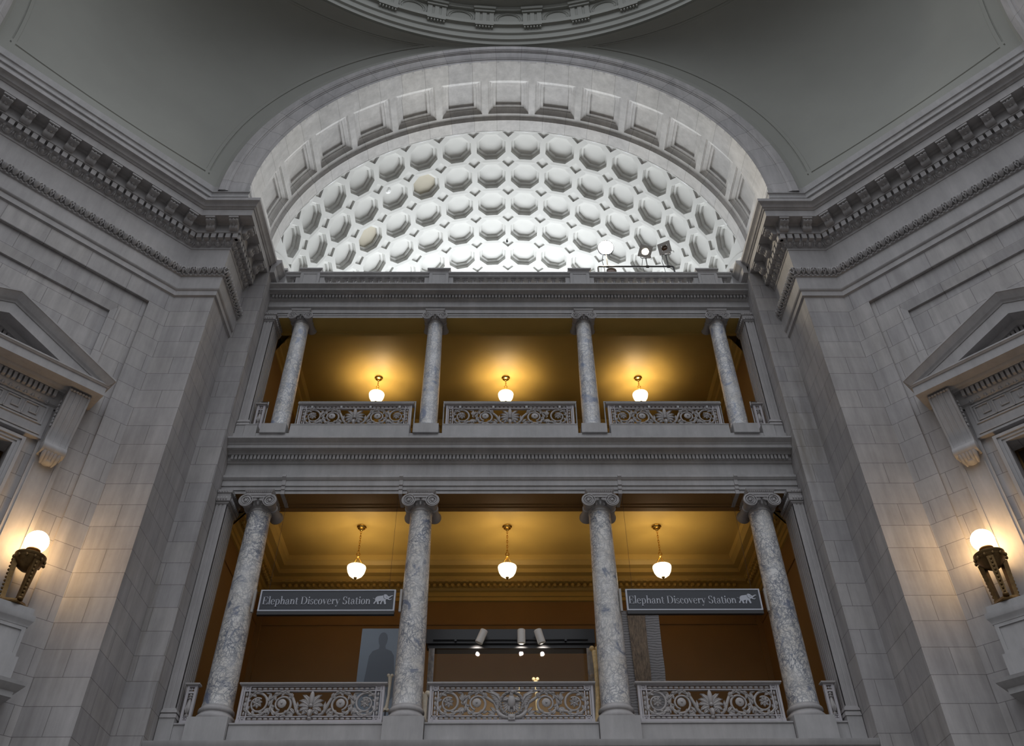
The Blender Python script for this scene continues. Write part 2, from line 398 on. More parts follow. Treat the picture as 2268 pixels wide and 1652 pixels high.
def modillion_mb():
    m = MB(); hw = .165
    pr = [(.31, 23.07), (.37, 23.05), (.43, 23.06), (.475, 23.10), (.495, 23.16), (.50, 23.21), (.54, 23.245), (.60, 23.25), (.645, 23.275), (.665, 23.31), (.655, 23.355), (.62, 23.375), (.31, 23.375)]
    def strip(x0, x1, g):
        P = []
        for x in (x0, x1): P.append([(x, -(p - .31) * g - .31, z) for p, z in pr])
        m.grid(P)
        for r in P: m.add(r, [tuple(range(len(r)))])
    strip(-hw * .86, -hw * .42, 1.0); strip(-hw * .42, -hw * .14, .95); strip(-hw * .14, hw * .14, 1.03); strip(hw * .14, hw * .42, .95); strip(hw * .42, hw * .86, 1.0)
    m.box(-hw, hw, -.70, -.31, 23.385, 23.46)
    m.tbox(-hw * .94, hw * .94, -.68, -.31, 23.37, 23.39, .0)
    for q in (-1, 1):
        m.lathe([(.0, -.012), (.06, -.012), (.075, 0)], 10, (q * hw * .86, -.405, 23.15), 'x'); m.lathe([(.0, .012), (.045, .012), (.055, 0)], 8, (q * hw * .86, -.605, 23.315), 'x')
    m.tube([(0, -.50, 23.20), (0, -.56, 23.285), (0, -.645, 23.30), (0, -.66, 23.35)], [.05, .06, .055, .02], 6, flat=.5)
    return m
CAPP = [(0, 23.44), (.03, 23.46), (.17, 23.46), (.17, 23.76), (.20, 23.78), (.24, 23.83), (.30, 23.94), (.34, 23.99), (.345, 24.0), (.345, 24.13), (-.1, 24.15)]
BLK = [(.0, 24.1), (.05, 24.1), (.05, 25.28), (.10, 25.30), (.10, 25.36), (.075, 25.40), (.06, 25.47), (.075, 25.54), (.115, 25.57), (.115, 25.62), (.03, 25.64), (.03, 25.97), (-.4, 25.99)]
mproto = None
for side in ('left', 'right'):
    c = MB(); c.sweep([E3p, E1p, E2p, E2, E1, E3], PROF); c.put(orn)
    k = MB(); k.sweep([(-W4, YB), (-W4, 22.35)], CAPP)
    b = MB(); b.sweep([E1p, E2p, E2, E1, (-W1, YA + .25)], BLK)
    if side == 'right': c, k, b = c.flip(), k.flip(), b.flip()
    n = 1 if side == 'left' else 2
    cn = struct(c.build('trim_%d_cornice' % n, M['stone'], smooth=32), 'carved entablature with egg and dart wrapping the %s pier' % side, 'cornice')
    k.build('cornice_return', M['stone'], cn, smooth=30)
    struct(b.build('trim_%d_blocking' % (n + 2), M['stone2'], smooth=30), 'plain stone blocking course above the %s cornice' % side, 'trim')
    for s, fn, ang in mods:
        x, y, z = fn(s, 0, 0)
        if mproto is None:
            mproto = modillion_mb().build('modillion', M['stone'], smooth=35); o = mproto
        else:
            o = mproto.copy(); C.objects.link(o)
        o.parent = cn
        if side == 'left': o.location = (x, y, 0); o.rotation_euler = (0, 0, ang)
        else: o.location = (-x, y, 0); o.rotation_euler = (0, 0, -ang)

# ---- great arch: archivolt, coffered soffit, jambs
arc = MB(); NA = 96
AP = [(W1, YA + .06), (W1, YA - .02), (9.60, YA - .02), (9.62, YA - .04), (9.67, YA - .045), (9.70, YA - .06), (9.745, YA - .075), (10.10, YA - .085), (10.12, YA - .11), (10.17, YA - .11), (10.18, YA - .135), (10.25, YA - .15), (10.27, YA - .165), (10.50, YA - .17), (10.54, YA - .14), (10.56, YA + .12)]
P = []
for i in range(NA + 1):
    a = -PI / 2 + PI * i / NA; P.append([(r * sin(a), y, ZS + r * cos(a)) for r, y in AP])
P.insert(0, [(-r, y, 25.9) for r, y in AP]) if 0 else None
arc.grid(P)
UVA = lambda c, n: (math.atan2(c.x, c.z - ZS) * 9.475 + 0.5315, math.hypot(c.x, c.z - ZS) if abs(n.y) > .5 else c.y)
SIDE = lambda p: (-(p[1] - Y0), Y0 - p[0], p[2])
def side_arch():
    m = MB().put(arc, SIDE)
    m.grid([[SIDE((W1 * sin(a), y, ZS + W1 * cos(a))) for y in (YA, YA + 4)] for a in [-PI / 2 + PI * i / 48 for i in range(49)]]); 
    for q in (-1, 1): m.grid([[SIDE((q * W1, y, z)) for y in (YA, YA + 4)] for z in (24.0, ZS)])
    return m
for n, side in ((13, 'left'), (14, 'right')):
    m = side_arch(); m = m if side == 'left' else m.flip()
    struct(m.build('trim_%d_side_arch' % n, M['arch'], smooth=28, uv=lambda c, n: (math.atan2(c.y - Y0, c.z - ZS) * 9.475, c.x)), 'great round stone arch on the %s side of the rotunda' % side, 'arch')
struct(arc.build('trim_5_archivolt', M['arch'], smooth=28, uv=UVA), 'moulded stone archivolt of the great round arch', 'arch')
sof = MB(); PIT = PI / 14; R = W1
def cyl(s, y, h, R=R): return ((R + h) * sin(s / R), y, ZS + (R + h) * cos(s / R))
hp = PIT * R / 2; ya, yb = YA - .02, 21.76; ym = 20.755
for k in range(-7, 8):
    s0 = k * PIT * R
    if abs(k) == 7:
        s1 = hp * (-1 if k > 0 else 1)
        for q in range(2):
            u0, u1 = s0 + s1 * q / 2, s0 + s1 * (q + 1) / 2
            sof.quad(cyl(u0, ya, 0), cyl(u1, ya, 0), cyl(u1, yb, 0), cyl(u0, yb, 0))
        continue
    rings = [(.92, .825, 0), (.912, .817, .035), (.888, .793, .037), (.88, .785, .07), (.855, .76, .075), (.80, .705, .11), (.735, .645, .135), (.70, .625, .14), (.69, .615, .17), (.61, .53, .172), (.575, .49, .175), (.568, .483, .25)]
    Pq = []
    for a, b, h in rings:
        pts = []
        for (x0, y0), (x1, y1) in (((-a, -b), (a, -b)), ((a, -b), (a, b)), ((a, b), (-a, b)), ((-a, b), (-a, -b))):
            for t in (0, .25, .5, .75): pts.append(cyl(s0 + x0 + (x1 - x0) * t, ym + y0 + (y1 - y0) * t, h))
        Pq.append(pts)
    sof.grid(Pq, cv=True); sof.add(Pq[-1], [tuple(range(16))])
    a, b = .92, .825
    for x0, x1 in ((-hp, -a), (a, hp)): sof.quad(cyl(s0 + x0, ya, 0), cyl(s0 + x1, ya, 0), cyl(s0 + x1, yb, 0), cyl(s0 + x0, yb, 0))
    for i in range(4):
        x0, x1 = -a + 2 * a * i / 4, -a + 2 * a * (i + 1) / 4
        sof.quad(cyl(s0 + x0, ya, 0), cyl(s0 + x1, ya, 0), cyl(s0 + x1, ym - b, 0), cyl(s0 + x0, ym - b, 0))
        sof.quad(cyl(s0 + x0, ym + b, 0), cyl(s0 + x1, ym + b, 0), cyl(s0 + x1, yb, 0), cyl(s0 + x0, yb, 0))
st = [(W1, 21.76), (9.44, 21.78), (9.40, 21.84), (9.385, 21.86), (RV, 21.86), (RV, 22.42)]
sof.grid([[(r * sin(-PI / 2 + PI * i / NA), y, ZS + r * cos(-PI / 2 + PI * i / NA)) for r, y in st] for i in range(NA + 1)])
for q in (-1, 1):
    sof.grid([[(q * r, y, z) for r, y in [(W1, ya)] + st] for z in (24.0, ZS)])
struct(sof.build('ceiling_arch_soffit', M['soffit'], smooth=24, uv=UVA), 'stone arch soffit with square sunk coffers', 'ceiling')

# ---- barrel vault with octagonal coffers
va = MB(); PV = PI / 18 * RV; CY = 1.66; Y1 = 22.45; NR = 7
def vc(s, y, h): return cyl(s, y, h, RV)
oa, ob = .685, .2837; k_ = .297; hs, hy = PV / 2, CY / 2
octv = [(oa, -ob), (oa, ob), (ob, oa), (-ob, oa), (-oa, ob), (-oa, -ob), (-ob, -oa), (ob, -oa)]
crm = [(-25, 1), (-45, 2)]
for ci in range(-8, 8):
    ang = ci * 10 + 5
    for r in range(NR):
        s0 = math.radians(ang) * RV; y0 = Y1 + CY * (r + .5)
        V = lambda x, y, h=0: vc(s0 + x, y0 + y, h)
        rings = [(1.0, 0), (.994, .075), (.975, .08), (.965, .165), (.80, .168), (.785, .275)]
        Pq = [[V(x * g, y * g, h) for x, y in octv] for g, h in rings]
        va.grid(Pq, 0, cv=True)
        va.add(Pq[-1], [tuple(range(8))], 1 if (ang, r) in crm else 0)
        for q in range(4):
            rot = lambda x, y: [(x, y), (-y, x), (-x, -y), (y, -x)][q]
            sx, sy = (hs, hy) if q % 2 == 0 else (hy, hs)
            pt = lambda x, y: V(*rot(x, y))
            va.add([pt(oa, -ob), pt(sx, -(sy - k_)), pt(sx, sy - k_), pt(oa, ob)], [(0, 1, 2, 3)])
            va.add([pt(oa, ob), pt(sx, sy - k_), pt(sx - k_, sy), pt(ob, oa)], [(0, 1, 2, 3)])
            k2 = .285
            va.add([pt(sx, sy - k_), V(*rot(sx, sy - k2), .085), V(*rot(sx - k2, sy), .085), pt(sx - k_, sy)], [(0, 1, 2, 3)])
            va.add([V(*rot(sx, sy - k2), .085), V(*rot(sx, sy), .085), V(*rot(sx - k2, sy), .085)], [(0, 1, 2)])
va.grid([[vc(math.radians(a) * RV, y, 0) for y in (22.41, 22.45)] for a in range(-80, 81, 5)])
YL, ZL, RL = 25.7, 22.6, 4.82
lun = MB()
for q in (-1, 1):
    ys = [22.41 + (34.07 - 22.41) * i / 60 for i in range(61)]; top = ZS + RV * cos(math.radians(80))
    def xz(z): return q * (sqrt(max(0, RV ** 2 - (z - ZS) ** 2)) if z > ZS else RV)
    P = []
    for y in ys:
        d = RL * RL - (y - YL) ** 2; zl = max(23.2, min(ZS + 1.585, ZL + sqrt(d))) if d > 0 else 23.2
        P.append([(xz(top + (zl - top) * t), y, top + (zl - top) * t) for t in (0, .2, .4, .6, .8, 1)])
    va.grid(P)
    rim = [(y, min(ZS + 1.585, ZL + sqrt(RL * RL - (y - YL) ** 2))) for y in [YL + RL * cos(PI * i / 40) for i in range(2, 39)]]
    lun.grid([[(xz(z) + q * dx, y + (y - YL) / RL * dr, z + (z - ZL) / RL * dr) for dx, dr in ((-.0, .20), (-.06, .19), (-.06, .0), (1.3, 0))] for y, z in rim], 0)
    lun.quad((q * 10.4, 20.5, 23), (q * 10.4, 31, 23), (q * 10.4, 31, 28), (q * 10.4, 20.5, 28), 1)
va.quad((-RV - .5, 34.07, 23.2), (RV + .5, 34.07, 23.2), (RV + .5, 34.2, 23.2), (-RV - .5, 34.2, 23.2))
vo = struct(va.build('ceiling', [M['vault'], M['cream']], smooth=22), 'white plaster barrel vault with rows of octagonal coffers', 'ceiling')
lo = lun.build('lunette_arch', [M['vault'], M['ochre_dark']], vo, smooth=30)

# ---- pendentives
def pend():
    ro = 10.55; mb = MB(); ph0 = math.asin(.31 / ro)
    def c0(v):
        a = ph0 + (PI / 2 - ph0) * v; return Vector((-ro * cos(a), YA - .02 - .10 * min(1, max(0, v * 4)), ZS + ro * sin(a)))
    def c1(v):
        p = c0(v); return Vector((-(p.y - Y0), Y0 - p.x, p.z))
    KA = Vector((-W2 + .008, YA - .02, ZS + .31)); KB = Vector((-(KA.y - Y0), Y0 - KA.x, KA.z)); ku = .03
    def B(u):
        if u < ku: return c0(0).lerp(KA, u / ku)
        if u > 1 - ku: return KB.lerp(c1(0), (u - 1 + ku) / ku)
        return KA.lerp(KB, (u - ku) / (1 - 2 * ku))
    zt, rt = c0(1).z, c0(1).y - Y0
    def T(u):
        a = PI / 2 + PI / 2 * u; return Vector((rt * cos(a), Y0 + rt * sin(a), zt))
    def S(u, v):
        return ((1 - v) * B(u) + v * T(u) + (1 - u) * c0(v) + u * c1(v)) - ((1 - u) * (1 - v) * c0(0) + u * (1 - v) * c1(0) + (1 - u) * v * c0(1) + u * v * c1(1))
    def brk(ends, n):
        r = []
        for a, b in zip(ends[:-1], ends[1:]):
            m = max(1, int((b - a) * n)); r += [a + (b - a) * i / m for i in range(m)]
        return r + [ends[-1]]
    e = .0032
    lu = [.075, .095, .135, .155]; us = [0.0, .03]
    for x in lu: us += [x - e, x - e * .4, x + e * .4, x + e]
    us = us + [1 - x for x in reversed(us)]
    lb = [.032, .046, .066, .078]; lt = [.80, .815, .885, .90]
    vs = [0.0]
    for x in lb + lt: vs += [x - e, x - e * .4, x + e * .4, x + e]
    vs.append(1.0)
    us, vs = brk(us, 40), brk(vs, 40)
    def prof(x, lines):                          # fine grooves along the border, a shallow sunk band between them
        return .09 if any(abs(x - q) < e * .9 for q in lines) else (.05 if lines[1] < x < lines[2] else (.03 if x >= lines[2] else 0))
    ct = Vector((0, Y0, 26.0)); P = []
    for u in us:
        row = []
        for v in vs:
            p = S(u, v); uu = min(u, 1 - u)
            h = min(prof(uu, lu), prof(v, lb), prof(1 - v, [1 - x for x in reversed(lt)]))
            d = (p - ct).normalized(); row.append(tuple(p + d * h))
        P.append(row)
    mb.grid(P); return mb
pm = pend()
struct(pm.build('ceiling_left_pendentive', M['plaster'], smooth=16), 'grey plaster pendentive with sunk border above the left cornice', 'ceiling')
struct(pm.flip().build('ceiling_right_pendentive', M['plaster'], smooth=16), 'grey plaster pendentive with sunk border above the right cornice', 'ceiling')

# ---- ring entablature under the dome
rg = MB(); A0, A1 = math.radians(8), math.radians(172)
RP = [(16.55, 36.25), (16.32, 36.27), (16.29, 36.33), (16.20, 36.34), (16.20, 36.60), (16.17, 36.63), (16.12, 36.67), (16.12, 36.70), (16.12, 37.04), (16.09, 37.07), (16.05, 37.12), (16.05, 37.60),
      (15.99, 37.65), (15.93, 37.66), (15.93, 37.93), (16.15, 37.94), (16.15, 39.18), (16.02, 39.20), (16.02, 39.32), (15.98, 39.36), (15.98, 39.50), (15.68, 39.56), (15.66, 40.05), (15.60, 40.10), (15.50, 40.35), (15.44, 40.60), (15.1, 40.66), (15.0, 41.3), (14.8, 41.6)]
rg.lathe(RP, 150, (0, Y0, 0), 'z', A0, A1)
def rfn(th):
    c_, s_ = cos(th), sin(th)
    return lambda x, d, z, r=16.15: ((r - d) * c_ + x * s_, Y0 + (r - d) * s_ - x * c_, z)     # x to the right when seen from the centre
STEP = math.radians(7.826)
for k in range(-10, 10):
    th = PI / 2 + (k + .5) * STEP; F = rfn(th)
    def bx(x0, x1, d0, d1, z0, z1):
        vs = [F(x, d, z) for z in (z0, z1) for d in (d0, d1) for x in (x0, x1)]
        rg.add(vs, [(0, 2, 3, 1), (4, 5, 7, 6), (0, 1, 5, 4), (2, 6, 7, 3), (0, 4, 6, 2), (1, 3, 7, 5)])
    for x0, x1 in ((-.43, -.22), (-.10, .10), (.22, .43)): bx(x0, x1, 0, .09, 37.93, 39.10)
    bx(-.43, .43, 0, .05, 37.93, 39.10); bx(-.47, .47, 0, .15, 39.02, 39.20); bx(-.51, .51, 0, .22, 39.20, 39.42)
    bx(-.42, .42, .1, .24, 37.56, 37.66)
    for i in range(6):
        x = -.35 + .14 * i; q = MB(); q.lathe([(.0, 37.40), (.055, 37.40), (.035, 37.56)], 6)
        rg.put(q, lambda p: F(x + p[0], .17 + p[1], p[2]))
    F2 = rfn(PI / 2 + k * STEP)
    for rr in (.60, .50):
        rg.tube([F2(rr * cos(2 * PI * i / 28), .02, 38.50 + rr * sin(2 * PI * i / 28)) for i in range(28)], .035, 5, closed=True)
for k in range(-33, 34):
    F = rfn(PI / 2 + (k + .5) * STEP / 3.2)
    rg.tube([F(.17 * cos(a), .70 + .03, 40.38 + .30 * sin(a)) for a in [2 * PI * i / 14 for i in range(14)]], .035, 4, closed=True)
    q = MB(); q.ell((0, 0, 0), (.10, .10, .2), 8, 5); rg.put(q, lambda p: F(p[0], .66 + p[1], 40.36 + p[2]))
    rg.tube([F(.31, .7, 40.1), F(.31, .74, 40.6)], .03, 4)
struct(rg.build('trim_6_dome_ring', M['plaster'], smooth=30), 'circular plaster entablature with triglyphs and medallions under the dome', 'trim')

# ---- gallery entablatures
def ent(z, prof, dent, n, name, label, yb):
    m = MB(); P = [[(x, y, zz) for y, zz in prof] for x in (-W4 + .005, W4 - .005)]
    m.grid([r[:2] for r in P], 1); m.grid([r[1:] for r in P])
    pitch, y0, y1, z0, z1 = dent; k = int(2 * (W4 - .05) / pitch)
    for i in range(k):
        x = (i - (k - 1) / 2) * pitch; m.box(x - pitch * .33, x + pitch * .33, y0, y1, z0, z1)
    return m
LP = [(22.6, 14.445), (21.70, 14.445), (21.70, 14.555), (21.665, 14.56), (21.665, 14.685), (21.63, 14.69), (21.63, 14.87), (21.60, 14.885), (21.57, 14.93), (21.555, 14.95), (21.555, 15.03), (21.66, 15.04), (21.66, 15.49), (21.625, 15.50),
      (21.60, 15.53), (21.59, 15.565), (21.57, 15.57), (21.57, 15.735), (21.47, 15.74), (21.465, 15.78), (21.44, 15.81), (21.42, 15.84), (21.30, 15.845), (21.285, 15.86), (21.285, 15.965), (21.27, 15.975), (21.255, 16.0), (21.25, 16.02), (21.22, 16.04), (21.17, 16.09), (21.13, 16.115), (21.125, 16.12), (21.125, 16.17), (21.5, 16.19)]
m1 = ent(0, LP, (.1153, 21.485, 21.60, 15.585, 15.735), 0, '', '', 0)
m1.quad((-W4, 22.6, 14.445), (W4, 22.6, 14.445), (W4, 22.6, 15.2), (-W4, 22.6, 15.2), 1)
m1.box(-W4, W4, 22.42, 22.62, 14.40, 14.46, 1); m1.box(-W4, W4, 22.30, 22.36, 14.42, 14.45, 1)
lo_ent = struct(m1.build('trim_7_lower_entablature', [M['stone2'], M['ochre_dark']], smooth=28), 'stone entablature with dentils carried by the lower marble columns', 'entablature')
for x in (-6.83, -3.30, 3.30, 6.83):
    t = MB(); P = [(21.53, 15.03), (21.52, 14.96), (21.60, 14.86), (21.60, 14.70), (21.635, 14.69), (21.635, 14.57), (21.665, 14.56), (21.665, 14.415), (22.6, 14.415), (22.6, 14.5), (21.75, 14.5), (21.75, 15.03)]
    hw = .055; n = len(P)
    t.add([(-hw, y, z) for y, z in P] + [(hw, y, z) for y, z in P], [tuple(range(n)), tuple(range(2 * n - 1, n - 1, -1))] + [(i, (i + 1) % n, n + (i + 1) % n, n + i) for i in range(n)])
    t.build('beam_strap', M['stone'], lo_ent, loc=(x, 0, 0))
UP = [(22.6, 21.965), (21.74, 21.965), (21.74, 22.06), (21.72, 22.07), (21.72, 22.16), (21.69, 22.165), (21.69, 22.33), (21.66, 22.345), (21.62, 22.385), (21.605, 22.40), (21.605, 22.455), (21.66, 22.465), (21.66, 22.73), (21.63, 22.74), (21.60, 22.77), (21.59, 22.79),
      (21.58, 22.795), (21.58, 22.92), (21.47, 22.93), (21.465, 22.95), (21.45, 22.96), (21.44, 22.975), (21.33, 22.98), (21.32, 22.99), (21.32, 23.06), (21.305, 23.07), (21.295, 23.085), (21.26, 23.11), (21.215, 23.15), (21.19, 23.165), (21.185, 23.17), (21.185, 23.215), (21.5, 23.23), (22.3, 23.23)]
m2 = ent(0, UP, (.1205, 21.49, 21.60, 22.80, 22.918), 0, '', '', 0)
m2.box(-W4, W4, 22.50, 22.62, 21.93, 22.5, 1); m2.box(-W4, W4, 22.62, 22.72, 22.02, 22.5, 1); m2.box(-W4, W4, 22.72, 22.86, 22.16, 22.5, 1); m2.box(-W4, W4, 22.86, 22.97, 22.30, 22.5, 1)
for i in range(150): m2.ell((-8.4 + 16.8 * (i + .5) / 150, 22.79, 22.15), (.045, .045, .03), 6, 4, 1)
struct(m2.build('trim_8_upper_entablature', [M['stone2'], M['ochre']], smooth=28), 'stone entablature with dentils carried by the upper marble columns', 'entablature')
# ledge below the lower gallery, sill courses between the column plinths
lg = MB(); LG = [(21.5, 6.2), (21.25, 6.2), (21.25, 6.62), (21.1, 6.66), (21.08, 6.74), (20.98, 6.75), (20.97, 6.86), (20.94, 6.88), (20.905, 6.96), (20.90, 7.02), (21.4, 7.04), (22.7, 7.04)]
lg.grid([[(x, y, z) for y, z in LG] for x in (-W4 + .005, W4 - .005)])
lg.quad((-W4, 21.5, -2.1), (W4, 21.5, -2.1), (W4, 21.5, 6.2), (-W4, 21.5, 6.2))
struct(lg.build('trim_9_ledge', M['stone2'], smooth=28), 'projecting stone ledge along the foot of the lower gallery', 'ledge')
sl = MB()
for x0, x1 in ((-8.36, -7.98), (-6.94, -3.18), (-2.14, 2.14), (3.18, 6.94), (7.98, 8.36)):
    sl.box(x0, x1, 21.53, 22.4, 7.03, 7.60); sl.box(x0, x1, 21.50, 22.42, 7.60, 7.635)
    sl.box(x0, x1, 21.44, 22.4, 16.17, 16.87); sl.box(x0, x1, 21.43, 22.42, 16.87, 16.905)
sl.box(-W4, W4, 21.47, 22.4, 16.17, 16.56)
struct(sl.build('trim_10_sills', M['stone2']), 'low stone sill courses under the railings between the columns', 'sill')

# ---- galleries: floors, walls, ceilings, cornices
g = MB(); YW = 27.4; XG = 8.56
g.quad((-XG, YW, 7.03), (XG, YW, 7.03), (XG, YW, 9.95), (-XG, YW, 9.95), 1)
g.quad((-XG, YW, 9.95), (XG, YW, 9.95), (XG, YW, 15.2), (-XG, YW, 15.2), 0)
g.sweep([(-XG, 22.62), (-XG, YW), (XG, YW), (XG, 22.62)], [(0, 12.94), (.03, 12.95), (.035, 13.0), (0, 13.01)])
for q in (-1, 1): g.box(q * 8.56 - .18, q * 8.56 + .18, YW - .10, YW, 7.03, 13.8)
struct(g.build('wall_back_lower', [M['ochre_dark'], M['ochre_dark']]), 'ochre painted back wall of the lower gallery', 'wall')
for side, q in (('left', -1), ('right', 1)):
    g = MB(); g.quad((q * XG, 22.4, 7.03), (q * XG, YW, 7.03), (q * XG, YW, 15.2), (q * XG, 22.4, 15.2))
    g.quad((q * XG, 22.4, 16.9), (q * XG, 28.6, 16.9), (q * XG, 28.6, 22.45), (q * XG, 22.4, 22.45))
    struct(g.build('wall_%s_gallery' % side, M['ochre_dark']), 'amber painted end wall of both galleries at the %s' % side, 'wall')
g = MB(); g.box(-9, 9, 22.6, 27.6, 15.1, 15.2); struct(g.build('ceiling_lower_gallery', M['ochre']), 'ochre painted ceiling of the lower gallery', 'ceiling')
g = MB(); g.box(-8.6, 8.6, 22.95, 28.7, 22.4, 22.5)
struct(g.build('ceiling_upper_gallery', M['ochre']), 'ochre painted ceiling of the upper gallery', 'ceiling')
for nm, y0, y1, z0, z1, lb in (('floor_lower_gallery', 22.5, 27.6, 6.9, 7.03, 'lower gallery'), ('floor_upper_gallery', 22.52, 28.7, 16.7, 16.9, 'upper gallery'), ('floor_vaulted_hall', 22.3, 34.2, 23.1, 23.2, 'vaulted hall')):
    g = MB(); g.box(-8.62, 8.62, y0, y1, z0, z1) if z1 < 23 else g.box(-9.4, 9.4, y0, y1, z0, z1)
    struct(g.build(nm, M['floor']), 'darkened stone floor of the ' + lb, 'floor')
g = MB(); g.quad((-XG, 28.6, 16.9), (XG, 28.6, 16.9), (XG, 28.6, 22.45), (-XG, 28.6, 22.45))
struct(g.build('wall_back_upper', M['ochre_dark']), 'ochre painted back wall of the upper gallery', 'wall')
IP = [(.0, 13.80), (.05, 13.82), (.05, 13.95), (.09, 13.97), (.09, 14.12), (.16, 14.15), (.20, 14.20), (.20, 14.34), (.36, 14.38), (.42, 14.46), (.42, 14.56), (.60, 14.60), (.62, 14.74), (.80, 14.78), (.86, 14.88), (.92, 14.92), (.94, 15.02), (.94, 15.11)]
ic = MB(); ic.sweep([(-XG, 22.62), (-XG, YW), (XG, YW), (XG, 22.62)], IP)
n = 76
for i in range(n):
    x = -7.9 + 15.8 * (i + .5) / n
    ic.box(x - .055, x + .055, YW - .40, YW - .2, 14.38, 14.45); ic.ell((x, YW - .30, 14.27), (.075, .07, .075), 6, 4)
for q in (-1, 1):
    for i in range(21):
        y = 22.9 + 4.1 * (i + .5) / 21; ic.ell((q * (XG - .30), y, 14.27), (.07, .075, .075), 6, 4); ic.box(q * XG - .4 if q > 0 else q * XG + .2, q * XG - .2 if q > 0 else q * XG + .4, y - .05, y + .05, 14.38, 14.45)
for y in (22.75, 23.9): pass
struct(ic.build('trim_11_gallery_cornice', M['ochre'], smooth=28), 'ochre moulded cornice under the lower gallery ceiling', 'cornice')
iu = MB(); iu.sweep([(-XG, 22.96), (-XG, 28.6), (XG, 28.6), (XG, 22.96)], [(0, 21.45), (.04, 21.47), (.06, 21.6), (.14, 21.66), (.16, 21.80), (.30, 21.9), (.32, 22.05), (.46, 22.12), (.50, 22.3), (.50, 22.41)])
struct(iu.build('trim_12_upper_gallery_cornice', M['ochre'], smooth=28), 'ochre moulded border under the upper gallery ceiling', 'cornice')

# ================================================================== THINGS
# ---- Ionic columns. Local origin: axis of the column at the foot of its plinth
def spiral(mb, cx, cz, y, r0, r1, turns, th, a0, dirn, n=44):
    pts, rs = [], []
    for i in range(n + 1):
        t = i / n; r = r0 + (r1 - r0) * t ** .85; a = a0 + dirn * 2 * PI * turns * t
        pts.append((cx + r * cos(a), y, cz + r * sin(a))); rs.append(th * (1 - .55 * t))
    mb.tube(pts, rs, 5); return mb
def capital(parent, k, z0, mats):
    """Ionic capital, k = scale, z0 = height of the abacus underside; parts hang on parent"""
    cap = MB()
    cap.lathe([(.30 * k, z0 - .44 * k), (.335 * k, z0 - .43 * k), (.345 * k, z0 - .405 * k), (.335 * k, z0 - .38 * k), (.315 * k, z0 - .37 * k), (.33 * k, z0 - .33 * k), (.40 * k, z0 - .24 * k), (.44 * k, z0 - .15 * k), (.42 * k, z0 - .1 * k)], 28)
    for i in range(20):
        a = 2 * PI * i / 20; c, s_ = cos(a), sin(a)
        cap.ell((.395 * k * c, .395 * k * s_, z0 - .235 * k), (.05 * k, .05 * k, .085 * k), 6, 5)
        a += PI / 20; c, s_ = cos(a), sin(a)
        cap.tube([(.36 * k * c, .36 * k * s_, z0 - .31 * k), (.435 * k * c, .435 * k * s_, z0 - .15 * k)], [.01 * k, .02 * k], 4)
    c = cap.build('capital', mats, parent, smooth=40)
    ab = MB(); h = .40 * k
    ab.box(-h * .93, h * .93, -.52 * k, .52 * k, z0 - .005, z0 + .035 * k)
    P = []
    for hh, zz in ((h * .93, z0 + .035 * k), (h * .97, z0 + .05 * k), (h * 1.04, z0 + .10 * k), (h * 1.08, z0 + .145 * k), (h * 1.08, z0 + .165 * k)):
        P.append([(-hh, -hh * 1.3, zz), (hh, -hh * 1.3, zz), (hh, hh * 1.3, zz), (-hh, hh * 1.3, zz)])
    ab.grid(P, cv=True)
    for i in range(13):
        x = -h * .95 + 1.9 * h * (i + .5) / 13
        for q in (-1, 1): ab.ell((x, q * h * 1.28, z0 + .09 * k), (.022 * k, .03 * k, .045 * k), 6, 4)
        for q in (-1, 1): ab.ell((q * h * 1.0, x * 1.25, z0 + .09 * k), (.025 * k, .024 * k, .045 * k), 6, 4)
    ab.build('abacus', mats, c, smooth=35)
    for q in (-1, 1):
        v = MB(); ex, ez, yf = q * .352 * k, z0 - .205 * k, .52 * k
        v.lathe([(0, -yf + .045 * k), (.178 * k, -yf + .045 * k), (.185 * k, -yf), (.205 * k, -yf), (.205 * k, -yf + .06 * k), (.17 * k, -yf + .12 * k), (.135 * k, -.18 * k), (.12 * k, -.06 * k), (.145 * k, -.04 * k), (.145 * k, .04 * k), (.12 * k, .06 * k), (.135 * k, .18 * k), (.17 * k, yf - .12 * k), (.205 * k, yf - .06 * k), (.205 * k, yf), (.185 * k, yf), (.178 * k, yf - .045 * k), (0, yf - .045 * k)], 26, (ex, 0, ez), 'y')
        for y in (-yf + .022 * k, yf - .022 * k):
            spiral(v, ex, ez, y, .185 * k, .06 * k, 2.1, .034 * k, PI / 2, q * -1 * -1 if False else -q)
            v.ell((ex, y, ez), (.05 * k, .03 * k, .05 * k), 10, 6)
        v.build('volute', mats, c, smooth=40)
    for s_ in (-1, 1):
        b = MB()
        y0, y1 = (-.50 * k, -.40 * k) if s_ < 0 else (.40 * k, .50 * k)
        b.box(-.36 * k, .36 * k, y0, y1, z0 - .10 * k, z0)
        yy = y0 if s_ < 0 else y1
        b.tube([(-.36 * k, yy, z0 - .015 * k), (.36 * k, yy, z0 - .015 * k)], .022 * k, 6); b.tube([(-.33 * k, yy, z0 - .105 * k), (.33 * k, yy, z0 - .105 * k)], .015 * k, 6)
        for q in (-1, 1):
            for j in range(3):
                b.tube([(q * (.17 + .0 * j) * k, yy, z0 - (.16 + .035 * j) * k), (q * (.10 - .02 * j) * k, yy, z0 - (.155 + .02 * j) * k), (q * (.05 - .02 * j) * k, yy + .01, z0 - (.12 + .02 * j) * k)], [.02 * k, .016 * k, .006 * k], 5)
        b.build('canalis', mats, c, smooth=40)
